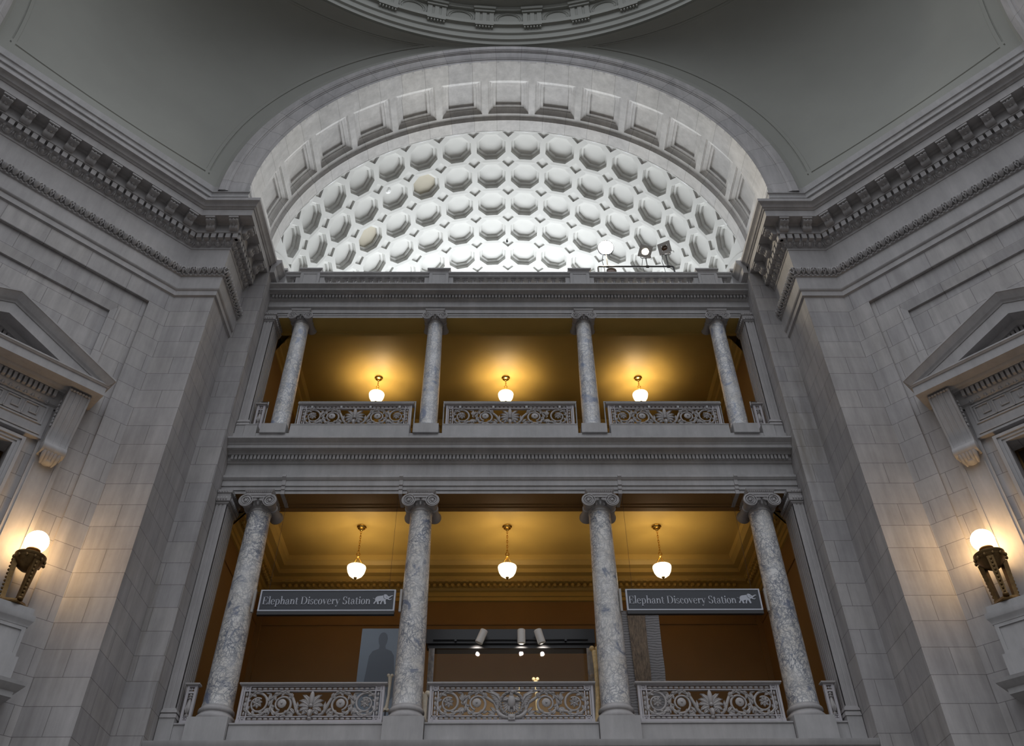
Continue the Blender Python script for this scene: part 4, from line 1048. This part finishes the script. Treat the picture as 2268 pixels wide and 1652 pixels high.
def lettering(text, width, em):
    adv = sum(.26 if ch == ' ' else G[ch][1] for ch in text); kx = width / adv; m = MB(); x = 0
    for ch in text:
        if ch == ' ': x += .26; continue
        for poly in G[ch][0]: m.prism([((x + px) * kx, pz * em) for px, pz in poly], -.012, .0)
        x += G[ch][1]
    return m
ELE = [(1815, 225), (1822, 208), (1845, 195), (1880, 190), (1915, 186), (1932, 182), (1941, 170), (1960, 166), (1984, 174), (2000, 192), (2020, 199), (2040, 188), (2055, 182), (2073, 183), (2081, 191), (2066, 192), (2052, 197), (2036, 212), (2013, 222), (2016, 231), (2034, 238), (2058, 230), (2060, 236), (2036, 249), (2008, 245), (1995, 236), (1972, 242),
       (1970, 262), (1979, 290), (1979, 308), (1954, 308), (1949, 285), (1934, 254), (1925, 268), (1911, 290), (1915, 308), (1889, 308), (1895, 285), (1905, 258), (1880, 264), (1866, 270), (1872, 290), (1875, 308), (1848, 308), (1845, 285), (1836, 266), (1818, 284), (1812, 305), (1790, 302), (1795, 285), (1816, 260), (1811, 244)]
def sign(label, tx0, tx1, ex0, ex1, base):
    t = thing('hanging_sign', label, 'sign', group='hanging signs', kind='thing'); hw, H = 1.855, .63
    b = MB(); b.box(-hw + .03, hw - .03, -.04, .05, .03, H - .03); b.build('board', M['sign'], t)
    f = MB()
    for x0, x1, z0, z1 in ((-hw, hw, 0, .035), (-hw, hw, H - .035, H), (-hw, -hw + .04, .035, H - .035), (hw - .04, hw, .035, H - .035)): f.box(x0, x1, -.055, .06, z0, z1)
    f.build('frame', M['signw'], t)
    u = MB(); u.box(-hw, hw, -.05, .06, -.10, -.002); u.build('light_trough', M['black'], t)
    em = .325
    l = MB().put(lettering('Elephant Discovery Station', tx1 - tx0, em), lambda p: (p[0] + tx0, p[1] - .04, p[2] + base)); l.build('lettering', M['signw'], t)
    k = (ex1 - ex0) / 306.0; e = MB(); q = lambda x, y: (ex0 + (x - 1775) * k, base + (308 - y) * k * 1.13)
    e.prism([q(*p) for p in ELE], -.052, -.04)
    e.tube([(q(*p)[0], -.046, q(*p)[1]) for p in ((1816, 228), (1800, 234), (1788, 226), (1777, 224))], [.006, .006, .006, .01], 5)
    eo = e.build('elephant_emblem', M['signw'], t)
    r = MB(); r.tube([(q(*p)[0], -.053, q(*p)[1]) for p in ((1938, 180), (1934, 196), (1938, 214), (1952, 229), (1968, 232))], .006, 5); r.tube([(q(*p)[0], -.053, q(*p)[1]) for p in ((1976, 196), (1983, 208), (1994, 214))], .004, 5); r.build('ear_line', M['sign'], eo)
    for s in (-1, 1):
        c = MB(); c.box(s * (hw + .15) - .03, s * (hw + .15) + .03, -.06, .02, -.02, .64); c.build('side_bracket', M['lampc'], t)
        for z in (.06, .57): w = MB(); w.tube([(s * hw, 0, z), (s * (hw + .12), -.02, z)], .006, 4); w.build('tie', M['black'], t)
        w = MB(); w.tube([(s * (hw - .2), 0, H), (s * (hw - .2), .02, 14.44 - 10.70)], .004, 4); w.build('wire', M['black'], t)
    return t
s1 = sign('slate hanging sign reading Elephant Discovery Station between the two left lower columns', -1.76, 1.19, 1.24, 1.80, .195); s1.location = (-5.03, 21.8, 10.70)
s2 = sign('slate hanging sign reading Elephant Discovery Station between the two right lower columns', -1.79, 1.17, 1.20, 1.75, .195); s2.location = (5.02, 21.8, 10.70)

# ---- the exhibit behind the middle railing
dc = thing('display_case', 'dark headed glass display case behind the eagle railing', 'display case', (0, 24.0, 7.03), kind='thing')
m = MB(); m.box(-2.46, 2.46, -.12, .40, 3.70, 4.13); m.box(-2.40, 2.40, -.05, .34, 3.58, 3.70); m.build('header', M['black'], dc)
m = MB(); m.box(-2.46, 2.46, -.1, 1.85, 0, 1.0); m.build('cabinet', M['black'], dc)
m = MB(); m.tube([(-2.25, -.16, 3.80), (2.25, -.16, 3.80)], .022, 6)
for x in (-.84, .31, .86, -1.6, 1.6): m.box(x - .03, x + .03, -.18, -.1, 3.74, 3.86)
m.build('lamp_track', M['black'], dc)
def thin_glass():
    m = bpy.data.materials.new('case_glass'); m.use_nodes = True; nt = m.node_tree; nt.nodes.clear()
    o = N(nt, 'ShaderNodeOutputMaterial'); a = N(nt, 'ShaderNodeBsdfTransparent'); b = N(nt, 'ShaderNodeBsdfGlossy'); b.inputs['Roughness'].default_value = .02; x = N(nt, 'ShaderNodeMixShader'); fr = N(nt, 'ShaderNodeFresnel')
    fr.inputs[0].default_value = 1.18; a.inputs[0].default_value = (.95, .98, 1, 1)
    nt.links.new(fr.outputs[0], x.inputs[0]); nt.links.new(a.outputs[0], x.inputs[1]); nt.links.new(b.outputs[0], x.inputs[2]); nt.links.new(x.outputs[0], o.inputs[0]); return m
M['pane'] = thin_glass()
M['mirror'] = plain('polished_glass_edge', (.72, .80, .92), .08, .9)
m = MB(); m.box(-2.19, 2.19, -.012, .0, 1.0, 3.58); m.build('front_pane', M['pane'], dc)
for q in (-1, 1):
    m = MB(); m.box(q * 2.285 - .085, q * 2.285 + .085, -.05, .03, 1.0, 3.58); m.build('glass_post', M['mirror'], dc)
    m = MB(); m.box(q * 2.36 - .006, q * 2.36 + .006, .03, 1.8, 1.0, 3.58); m.build('side_pane', M['pane'], dc)
SPL = ['white cylinder spotlight tilted down to the left on the display case header', 'white cylinder spotlight pointing straight down on the display case header', 'white cylinder spotlight tilted down to the right on the display case header']
for i, (x, tx) in enumerate(((-.84, -.42), (.31, .0), (.84, .30))):
    if i == 0:
        t = thing('cylinder_spotlight', '', 'spotlight', group='case spotlights', kind='thing')
        m = MB(); m.lathe([(0, .20), (.10, .20), (.115, .185), (.115, -.20), (.105, -.205), (.10, -.17), (0, -.15)], 24); m.build('housing', M['white'], t, smooth=40)
        m = MB(); m.tube([(0, .10, .02), (0, .118, .025)], .025, 8); m.build('arm', M['white'], t, smooth=40); sp0 = t
    else: t = copy_tree(sp0)
    t.location = (x, 23.69, 10.85); t.rotation_euler = (.10, -tx * -1, 0); tag(t, SPL[i])
    t.rotation_euler = (.10, tx * -1 if False else -tx, 0)
    d = bpy.data.lights.new('case_spot', 'SPOT'); d.energy = 90; d.spot_size = 1.5; d.spot_blend = .6; d.color = (1, .90, .80); d.shadow_soft_size = .06
    o = bpy.data.objects.new('case_spot_light', d); C.objects.link(o); o.location = (x + tx * .3, 23.66, 10.6)
    o.rotation_euler = Vector((tx * .6, 3.2, -1.6)).to_track_quat('-Z', 'Y').to_euler()
def bone(name, label, loc, L, r, mat, tilt=(0, 0), stand=0.0, grp=None):
    t = thing(name, label, 'bone', loc, group=grp, kind='thing'); m = MB()
    m.tube([(0, 0, 0), (.02, 0, L * .15), (.03, 0, L * .4), (.02, 0, L * .7), (0, 0, L * .92)], [r * 1.1, r * .8, r * .62, r * .7, r * 1.0], 10)
    for z, k in ((L * .95, 1.0), (L * .02, 1.1)):
        for q in (-1, 1): m.ell((q * r * .85, 0, z), (r * .85 * k, r * .8, r * .9 * k), 10, 7)
    b = m.build('shaft', mat, t, smooth=70); b.rotation_euler = (tilt[0], tilt[1], 0); b.location = (0, 0, stand)
    if stand: m = MB(); m.tube([(0, .0, 0), (0, 0, stand + .1)], .02, 6); m.lathe([(0, 0), (.16, 0), (.16, .03), (0, .03)], 14); m.build('stand', M['black'], t)
    return t
bone('long_bone', 'pale upright leg bone between the silhouette panel and a lower column', (-3.33, 22.95, 7.03), 1.0, .055, M['bonew'], (0, .05), 1.42)
bone('long_bone', 'thick pale bone partly hidden by the column left of the eagle railing', (-2.32, 22.9, 7.03), 1.15, .10, M['bonew'], (0, .0), .75)
bone('long_bone', 'tall brown mammoth bone beside the column right of the eagle railing', (2.27, 23.0, 7.03), 2.3, .09, M['bone'], (0, .03), .95)
bone('long_bone', 'shorter gold lit bone tip showing above the eagle railing', (.205, 24.7, 8.15), 1.80, .065, M['bone'], (0, .0))
bone('long_bone', 'taller gold lit bone tip showing above the eagle railing', (.73, 24.7, 8.15), 1.94, .065, M['bone'], (0, .0))
pn = thing('silhouette_panel', 'blue grey panel printed with a dark human outline beside the left inner column', 'panel', (-3.70, 23.95, 7.03), kind='thing')
m = MB(); m.box(-.66, .62, 0, .05, 0, 4.19); m.build('board', M['panel'], pn)
m = MB(); pl = [(-.02 + x, z) for x, z in ((-.10, 0), (-.16, 1.2), (-.18, 2.4), (-.30, 2.0), (-.47, 2.25), (-.40, 2.9), (-.36, 3.35), (-.27, 3.50), (-.10, 3.57), (-.085, 3.66), (-.12, 3.75), (-.135, 3.88), (-.11, 3.99), (-.06, 4.055), (0, 4.07), (.06, 4.055), (.11, 3.99), (.135, 3.88), (.12, 3.75), (.085, 3.66), (.10, 3.57), (.27, 3.50), (.36, 3.35), (.40, 2.9), (.47, 2.25), (.30, 2.0), (.18, 2.4), (.16, 1.2), (.10, 0))]
m.prism(pl, -.004, -.001); m.build('printed_figure', M['figure'], pn)
lb = thing('leg_banner', 'cut out banner of a furry leg between two grey elephant legs beside a column', 'banner', (3.85, 23.95, 7.03), kind='thing')
def legpoly(c, w, zt, zb=0.0):
    return [(c - w * 1.0, zb), (c - w * .92, 1.2), (c - w * .86, 2.2), (c - w * .95, 3.2), (c - w * 1.1, zt), (c + w * 1.05, zt), (c + w * .95, 3.6), (c + w * .98, 3.0), (c + w * .84, 2.2), (c + w * .95, 1.2), (c + w * 1.05, zb)]
for c, w, zt, mt, y, nm in ((-.42, .20, 4.75, 'hide', .03, 'grey_leg'), (.30, .26, 4.80, 'hide', .0, 'grey_leg'), (-.10, .25, 4.78, 'fur', -.03, 'furry_leg')):
    m = MB(); m.prism(legpoly(c, w, zt), y, y + .02); m.build(nm, M[mt], lb)

# ---- stage lamps on a pipe stand above the balustrade
YS = 22.55
ps = thing('pipe_stand', 'black pipe frame standing behind the stone balustrade', 'stand', (5.0, YS, 23.2), kind='thing')
m = MB(); m.tube([(-1.50, 0, 0), (-1.49, 0, 2.40), (-1.47, 0, 2.45), (-1.42, 0, 2.46), (1.42, 0, 2.47), (1.47, 0, 2.45), (1.49, 0, 2.40), (1.60, 0, 0)], .035, 8); m.build('pipe', M['black'], ps, smooth=60)
for x in (-1.5, 1.6): m = MB(); m.box(x - .2, x + .2, -.12, .12, 0, .03); m.build('foot', M['black'], ps)
def stage_lamp(label, loc, yaw, pitch, roll, lens, square, lr):
    t = thing('stage_lamp', label, 'stage lamp', loc, kind='thing', group='stage lamps')
    rt = Matrix.Rotation(yaw, 4, 'Z') @ Matrix.Rotation(pitch, 4, 'X') @ Matrix.Rotation(roll, 4, 'Y')
    def R_(mb): return MB().put(mb, lambda p: tuple(rt @ Vector(p)))
    h = MB(); h.lathe([(0, .34), (.09, .34), (.13, .28), (.15, .18), (.15, .0), (lr + .03, -.02), (lr + .02, -.10), (lr, -.10), (lr, -.03)], 20, (0, 0, 0), 'y')
    if square:
        w = .255
        for x0, x1, z0, z1 in ((-w, w, lr, w), (-w, w, -w, -lr), (-w, -lr, -lr, lr), (lr, w, -lr, lr)): h.box(x0, x1, -.12, -.09, z0, z1)
        h.box(-w, w, -.10, -.02, w - .01, w + .02)
    h.tube([(.12, .1, .12), (.14, .12, .24)], .012, 5); h.tube([(.16, .2, -.05), (.26, .24, -.06), (.26, .24, -.14)], .014, 5)
    R_(h).build('housing', M['lampc'] if square else M['black'], t, smooth=35)
    l = MB(); l.lathe([(0, -.075), (lr * .6, -.068), (lr, -.05)], 24, (0, 0, 0), 'y'); R_(l).build('lens', lens, t, smooth=60)
    y = MB(); zc = 25.66 - loc[2]
    y.tube([(-.20, .06, .0), (-.20, .06, -.22), (-.17, .06, -.27), (.17, .06, -.27), (.20, .06, -.22), (.20, .06, 0)], .014, 6); y.tube([(0, .06, -.27), (0, .03, zc + .05)], .022, 6); y.build('yoke', M['black'], t, smooth=60)
    c = MB(); c.lathe([(.045, -.06), (.055, -.05), (.055, .05), (.045, .06)], 10, (0, 0, zc), 'x'); c.build('clamp', M['black'], t)
    w = MB(); w.tube([(-.10, .2, -.1), (-.16, .22, -.5), (-.08, .2, zc - .3), (-.14, .14, 23.25 - loc[2])], .012, 5); w.build('cable', M['black'], t)
    return t
stage_lamp('dazzling stage lamp at the left end of the pipe frame', (3.90, YS, 26.75), -.1, .42, .2, M['lens1'], False, .30)  # lens widened beyond its real size to stand in for the lamp's glare
stage_lamp('lit stage lamp with square front plate in the middle of the pipe frame', (5.47, YS, 26.50), -.2, .42, .38, M['lens2'], True, .14)
stage_lamp('unlit dark stage lamp at the right end of the pipe frame', (6.30, YS, 26.72), -.5, .30, .0, M['lens3'], True, .12)
fl = thing('flood_lamp', 'grey dome flood lamp peeping over the balustrade under the dazzling lamp', 'flood lamp', (3.98, YS - .2, 23.2), kind='thing')
m = MB(); m.lathe([(0, .30), (.10, .28), (.17, .20), (.20, .05), (.20, -.05), (.19, -.05), (.18, .05), (.12, .15), (0, .18)], 20, (0, 0, 1.93), 'y'); m.build('housing', M['lampc'], fl, smooth=50)
m = MB(); m.tube([(0, .1, 0), (0, .1, 1.78)], .03, 8); m.lathe([(0, 0), (.22, 0), (.22, .04), (0, .04)], 16, (0, .1, 0)); m.build('stand', M['black'], fl, smooth=40)
m = MB(); m.lathe([(0, .0), (.175, .0)], 20, (0, 0, 1.93), 'y'); m.build('lens', M['lens3'], fl)

# ---- smoke detector and small camera on the vault
def on_vault(name, label, cat, ang, y, h, prof, mat):
    a = math.radians(ang); m = MB(); m.lathe(prof, 20); t = m.build(name, mat, None, smooth=40)
    t.location = ((RV + h) * sin(a), y, ZS + (RV + h) * cos(a)); t.rotation_euler = (PI, a * 1, 0)
    t.rotation_euler = Vector((-sin(a), 0, -cos(a))).to_track_quat('Z', 'Y').to_euler()
    tag(t, label, cat, kind='thing'); return t
on_vault('smoke_detector', 'round white smoke detector in an octagonal coffer at the upper left of the vault', 'smoke detector', -36.1, 24.66, .275, [(0, -.0), (.14, -.0), (.14, .04), (.10, .07), (.095, .10), (.0, .11)], plain('white_plastic', (.85, .85, .85), .3))
on_vault('ceiling_camera', 'tiny dark camera hanging from a small diamond recess on the vault centreline', 'camera', -.3, 29.0, .085, [(0, 0), (.03, 0), (.03, .06), (.06, .09), (.05, .15), (0, .17)], M['black'])

# ---- pedimented windows on the diagonal walls. Local: x along the wall, -y towards the room
def window(n, side, sg):
    t = thing('window_%d' % n, 'pedimented stone window surround on the %s diagonal wall' % side, 'window', (sg * MID[0], MID[1], 0), sg * PI / 4, kind='structure')
    st = M['stone']; BP = [(-.05, 14.43), (.03, 14.44), (.05, 14.47), (.11, 14.50), (.17, 14.58), (.18, 14.62), (.18, 14.63), (.18, 14.84), (.30, 14.845), (.34, 14.87), (.40, 14.88), (.45, 14.92), (.46, 14.94), (.80, 14.945), (.80, 15.20), (.83, 15.215), (.84, 15.24), (.86, 15.26), (.86, 15.30), (-.05, 15.34)]
    wb = 2.0; p = MB(); p.sweep([(-wb - .1, .1), (-wb - .1, 0), (wb + .1, 0), (wb + .1, .1)], BP)
    n_ = 30
    for i in range(n_):
        x = -1.95 + 3.9 * (i + .5) / n_; p.box(x - .042, x + .042, -.30, -.17, 14.64, 14.83)
    for i in range(20):
        x = -1.92 + 3.84 * (i + .5) / 20; p.ell((x, -.115, 14.53), (.05, .05, .07), 6, 5); p.tube([(x - .075, -.09, 14.60), (x - .05, -.11, 14.48), (x, -.10, 14.455), (x + .05, -.11, 14.48), (x + .075, -.09, 14.60)], .016, 4)
    zt = lambda x, d: 16.74 - d - .43 * abs(x)
    def band(d0, d1, y0t, y0b, yb, xe0, xe1):          # raking band between depths d0 > d1 below the top line
        for q in (-1, 1):
            P = []
            for x, e0, e1 in ((0, 0, 0), (1, xe0, xe1)):
                xt, xb = (0, 0) if x == 0 else (q * xe0, q * xe1)
                P.append([(xt, yb, zt(xt, d0)), (xt, y0t, zt(xt, d0)), (xb, y0b, zt(xb, d1)), (xb, yb, zt(xb, d1))])
            p.grid(P, cv=True); p.add(P[1], [(0, 1, 2, 3)])
    band(0, .05, -.985, -.985, .1, 3.02, 3.02); band(.05, .25, -.975, -.86, .1, 3.01, 2.90); band(.25, .30, -.86, -.82, .1, 2.88, 2.84); band(.30, .34, -.82, -.80, .1, 2.84, 2.80); band(.34, .70, -.78, -.78, .1, 2.62, 1.80); band(.70, .82, -.40, -.34, .1, 1.74, 1.45)
    for q in (-1, 1):
        for i in range(13):
            x = q * (.06 + i * .115); p.box(x - .04, x + .04, -.28, .0, zt(x, .98), zt(x, .82))
    p.add([(-1.9, -.02, 15.3), (1.9, -.02, 15.3), (0, -.02, 16.2)], [(0, 1, 2)])
    p.build('pediment', st, t, smooth=25)
    for q in (-1, 1):
        c = MB(); cp = [(0, 14.90), (.56, 14.90), (.56, 14.82), (.545, 14.70), (.50, 14.40), (.44, 14.10), (.37, 13.80), (.31, 13.55), (.285, 13.40), (.30, 13.28), (.345, 13.20), (.35, 13.12), (.30, 13.03), (.22, 13.0), (.14, 13.02), (0, 13.02)]
        def cs(x0, x1, g):
            P = [[(x, -pp * g, z) for pp, z in cp] for x in (x0, x1)]; c.grid(P)
            for r in P: c.add(r, [tuple(range(len(r)))])
        for a, b, g in ((-.29, -.235, 1.0), (-.235, -.085, .955), (-.085, -.055, 1.0), (-.055, .055, .97), (.055, .085, 1.0), (.085, .235, .955), (.235, .29, 1.0)): cs(q * 2.40 + a, q * 2.40 + b, g)
        c.lathe([(0, -.31), (.12, -.31), (.16, -.29), (.16, .29), (.12, .31), (0, .31)], 14, (q * 2.4, -.22, 13.15), 'x')
        c.box(q * 2.4 - .27, q * 2.4 + .27, -.52, 0, 14.83, 14.93)
        for i in range(7): c.ell((q * 2.4 - .24 + .08 * i, -.56, 14.86), (.045, .04, .035), 6, 5)
        for i in range(8): c.ell((q * 2.4 + (-.31 if q > 0 else .31), -.30 + .02 * (i % 3), 14.55 - i * .11), (.03, .05, .05), 6, 5)
        co = c.build('console', st, t, smooth=35)
        a = MB()
        for i in range(5):
            x = q * 2.4 + (-.18 + .09 * i); a.tube([(x, -.30, 13.05), (x * .98 + q * 2.4 * .02, -.27, 12.96), (x * .9 + q * 2.4 * .1, -.18, 12.86), (x * .8 + q * 2.4 * .2, -.06, 12.80)], [.05, .06, .055, .03], 6)
        a.ell((q * 2.4, -.10, 12.86), (.17, .15, .09), 10, 6); a.build('acanthus_drop', st, co, smooth=60)
        j = MB(); j.box(q * 2.40 - .36, q * 2.40 + .36, -.0, .12, 7.2, 14.4); j.box(q * 2.40 - .28, q * 2.40 - .24, -.03, .0, 7.2, 12.8); j.box(q * 2.40 + .24, q * 2.40 + .28, -.03, .0, 7.2, 12.8); j.build('pilaster_strip', st, t)
    f = MB(); f.box(-2.06, 2.06, -.04, .1, 13.5, 14.46); f.box(-1.98, 1.98, -.07, .1, 13.53, 13.57); f.box(-2.06, 2.06, -.06, .1, 13.44, 13.5)
    for x0, x1, z0, z1 in ((-1.93, 1.93, 14.37, 14.42), (-1.93, 1.93, 13.83, 13.87), (-1.93, -1.88, 13.87, 14.37), (1.88, 1.93, 13.87, 14.37)): f.box(x0, x1, -.07, -.04, z0, z1)
    f.build('frieze', st, t)
    k = MB(); z0, z1 = 13.90, 14.34; w = .034
    def hb(x0, x1, z): k.box(min(x0, x1) - w / 2, max(x0, x1) + w / 2, -.075, -.04, z - w / 2, z + w / 2)
    def vb(x, a, b): k.box(x - w / 2, x + w / 2, -.075, -.04, a, b)
    nu = 8; u = 3.66 / nu; hh = z1 - z0
    for i in range(nu):                                  # plain running key
        x = -1.83 + u * i; zz = [z0 + hh * v for v in (.04, .36, .66, .96)]
        vb(x, zz[0], zz[3]); hb(x, x + u * .74, zz[3]); vb(x + u * .74, zz[1], zz[3]); hb(x + u * .36, x + u * .74, zz[1]); vb(x + u * .36, zz[1], zz[2]); hb(x, x + u, zz[0]) if i < nu - 1 else hb(x, x + u * .9, zz[0])
    k.build('key_pattern', st, t)
    fr = MB()
    for e0, e1, y in ((1.74, 1.66, -.10), (1.66, 1.58, -.06), (1.58, 1.505, -.03)):
        fr.box(-e0, e0, y, .12, 13.06 + e1 - 1.51, 13.06 + e0 - 1.51)
        for q in (-1, 1): fr.box(min(q * e0, q * e1), max(q * e0, q * e1), y, .12, 7.3, 13.06 + e1 - 1.51)
    fr.build('architrave_frame', st, t)
    s = MB()
    for x in (-1.5, -.03, 1.44): s.box(x, x + .06, .55, .62, 7.3, 13.06)
    for z in (7.3, 9.6, 11.3, 13.0): s.box(-1.51, 1.51, .55, .62, z, z + .06)
    s.build('sash', M['bronze'], t); g = MB(); g.box(-1.51, 1.51, .58, .60, 7.3, 13.06); g.build('pane', M['dark'], t)
    return t
for n, side, sg in ((1, 'left', 1), (2, 'right', -1)):
    window(n, side, sg)
    b = thing('stone_balcony', 'stone balcony with pedestals below the pedimented window on the %s' % side, 'balcony', (sg * MID[0], MID[1], 0), sg * PI / 4, group='window balconies', kind='thing')
    m = MB(); m.sweep([(-2.62, -.004), (-2.62, -.12), (2.62, -.12), (2.62, -.004)], [(.3, 6.60), (.32, 6.72), (.50, 6.76), (.54, 6.84), (.56, 6.90), (.80, 6.93), (.80, 7.05), (.86, 7.08), (.95, 7.17), (.97, 7.24), (-.1, 7.26)]); m.build('ledge', M['stone2'], b, smooth=28)
    for q in (-1, 1):
        m = MB(); x = q * 2.81
        m.box(x - .47, x + .47, -.86, -.004, 7.26, 7.78); m.box(x - .41, x + .41, -.78, -.004, 7.78, 8.46)
        for x0, x1, z0, z1 in ((-.41, -.33, 7.78, 8.46), (.33, .41, 7.78, 8.46), (-.33, .33, 8.38, 8.46), (-.33, .33, 7.78, 7.86)): m.box(x + x0, x + x1, -.81, -.78, z0, z1)
        P = [[(x - .41 - e, -.004, z), (x - .41 - e, -.79 - e, z), (x + .41 + e, -.79 - e, z), (x + .41 + e, -.004, z)] for e, z in ((.0, 8.44), (.03, 8.46), (.04, 8.52), (.08, 8.58), (.09, 8.60), (.09, 8.72))]
        m.grid(P); m.box(x - .44, x + .44, -.82, -.004, 8.72, 8.89)
        m.build('pedestal', M['stone2'], b, smooth=28)
    m = MB(); m.box(-2.38, 2.38, -.55, -.35, 7.26, 8.4); m.box(-2.38, 2.38, -.62, -.28, 8.4, 8.6); m.build('parapet', M['stone2'], b)
    # bronze torchere on the pedestal
    to = thing('torchere_lamp', 'bronze three legged lamp with a glowing globe beside the window on the %s' % side, 'lamp', (0, 0, 0), sg * PI / 4 + (0 if sg > 0 else 0), group='bronze torcheres', kind='thing')
    ca, sa_ = cos(sg * PI / 4), sin(sg * PI / 4); lx, ly = sg * 2.81, -.52
    to.location = (sg * MID[0] + lx * ca - ly * sa_, MID[1] + lx * sa_ + ly * ca, 8.892)
    m = MB(); m.lathe([(0, 0), (.36, 0), (.37, .03), (.34, .06), (.30, .08), (.28, .12), (0, .13)], 6, a0=PI / 6, a1=2 * PI + PI / 6); m.build('base', M['bronze'], to)
    for i in range(3):
        a = 2 * PI * i / 3 - PI / 2 + .25; l = MB(); d = Vector((cos(a), sin(a), 0)); s_ = Vector((-sin(a), cos(a), 0)); P = []
        for r, z, wd, th in ((.23, .12, .065, .06), (.22, .20, .05, .05), (.235, .45, .055, .05), (.255, .8, .065, .055), (.27, 1.10, .075, .06)):
            c = d * r; P.append([tuple(c + s_ * wd + d * th + Vector((0, 0, z))), tuple(c - s_ * wd + d * th + Vector((0, 0, z))), tuple(c - s_ * wd - d * th + Vector((0, 0, z))), tuple(c + s_ * wd - d * th + Vector((0, 0, z)))])
        l.grid(P, cv=True); l.add(P[0], [(0, 1, 2, 3)]); l.add(P[-1], [(0, 1, 2, 3)])
        for k2 in range(10):
            c = d * (.245 + .004 * k2 + .05) + Vector((0, 0, .22 + .09 * k2)); l.ell(tuple(c), (.03, .03, .035), 6, 4)
        lo_ = l.build('leg', M['bronze'], to, smooth=40)
        l = MB(); c = d * .26; l.ell((c.x, c.y, .15), (.075, .075, .05), 8, 5); l.build('paw_foot', M['bronze'], lo_, smooth=60)
    m = MB(); m.lathe([(0, .88), (.10, .90), (.20, .97), (.26, 1.05), (.29, 1.10), (.33, 1.13), (.34, 1.18), (.32, 1.20), (.345, 1.24), (.345, 1.28), (.31, 1.29), (0, 1.30)], 24)
    for i in range(12): a = i * PI / 6; m.ell((.345 * cos(a), .345 * sin(a), 1.15), (.035, .035, .05), 6, 5)
    m.build('tray', M['bronze'], to, smooth=50)
    m = MB(); m.lathe([(.10, 1.30), (.12, 1.33), (.11, 1.36), (.16, 1.39), (.17, 1.42), (.16, 1.45), (.13, 1.46)], 20); m.build('collar', M['bronze'], to, smooth=50)
    m = MB(); m.ell((0, 0, 1.66), (.265, .265, .265), 28, 18); m.build('globe', M['globe'], to, smooth=80)

# ================================================================== LIGHT AND CAMERA
def area(name, loc, target, sx, sy, energy, col):
    d = bpy.data.lights.new(name, 'AREA'); d.shape = 'RECTANGLE'; d.size = sx; d.size_y = sy; d.energy = energy; d.color = col
    o = bpy.data.objects.new(name, d); C.objects.link(o); o.location = loc
    o.rotation_euler = (Vector(target) - Vector(loc)).to_track_quat('-Z', 'Y').to_euler(); return o
area('hall_daylight', (0, 40, 25), (0, 28, 32), 18, 7, 5300, (.93, .97, 1.0))
wd = bpy.data.worlds.new('daylight'); bpy.context.scene.world = wd; wd.use_nodes = True
nt = wd.node_tree; bg = nt.nodes['Background']; tc = N(nt, 'ShaderNodeTexCoord'); sx = N(nt, 'ShaderNodeSeparateXYZ'); nt.links.new(tc.outputs['Generated'], sx.inputs[0])
cr = N(nt, 'ShaderNodeValToRGB'); nt.links.new(mapr(nt, sx.outputs['Z'], -1, 1, 0, 1), cr.inputs[0])
e = cr.color_ramp.elements; e[0].position = .50; e[0].color = (.05, .05, .05, 1); e[1].position = .92; e[1].color = (1.75, 1.82, 1.95, 1); x = e.new(.63); x.color = (.33, .34, .36, 1)
nt.links.new(cr.outputs[0], bg.inputs['Color']); bg.inputs['Strength'].default_value = 1.0

cam = bpy.data.cameras.new('camera'); co = bpy.data.objects.new('camera', cam); C.objects.link(co)
F_, TH, RO, YAW, CX = 1904.5, 0.7265876, 0.00762, 0.01137, -0.172
fw = Vector((cos(TH) * sin(YAW), cos(TH) * cos(YAW), sin(TH))); r0 = Vector((cos(YAW), -sin(YAW), 0)); u0 = r0.cross(fw)
r1 = r0 * cos(RO) - u0 * sin(RO); u1 = r0 * sin(RO) + u0 * cos(RO)
mw = Matrix((r1, u1, -fw)).transposed().to_4x4(); mw.translation = Vector((CX, 0, 0)); co.matrix_world = mw
cam.sensor_fit = 'HORIZONTAL'; cam.sensor_width = 36; cam.lens = F_ / 2268 * 36; cam.clip_end = 300
sc = bpy.context.scene; sc.camera = co
sc.view_settings.view_transform = 'Standard'; sc.view_settings.look = 'None'; sc.view_settings.gamma = 1; sc.view_settings.use_curve_mapping = False; sc.view_settings.exposure = 0.0
sc.cycles.max_bounces = 6; sc.cycles.diffuse_bounces = 4; sc.cycles.transparent_max_bounces = 6; sc.cycles.sample_clamp_indirect = 4.0
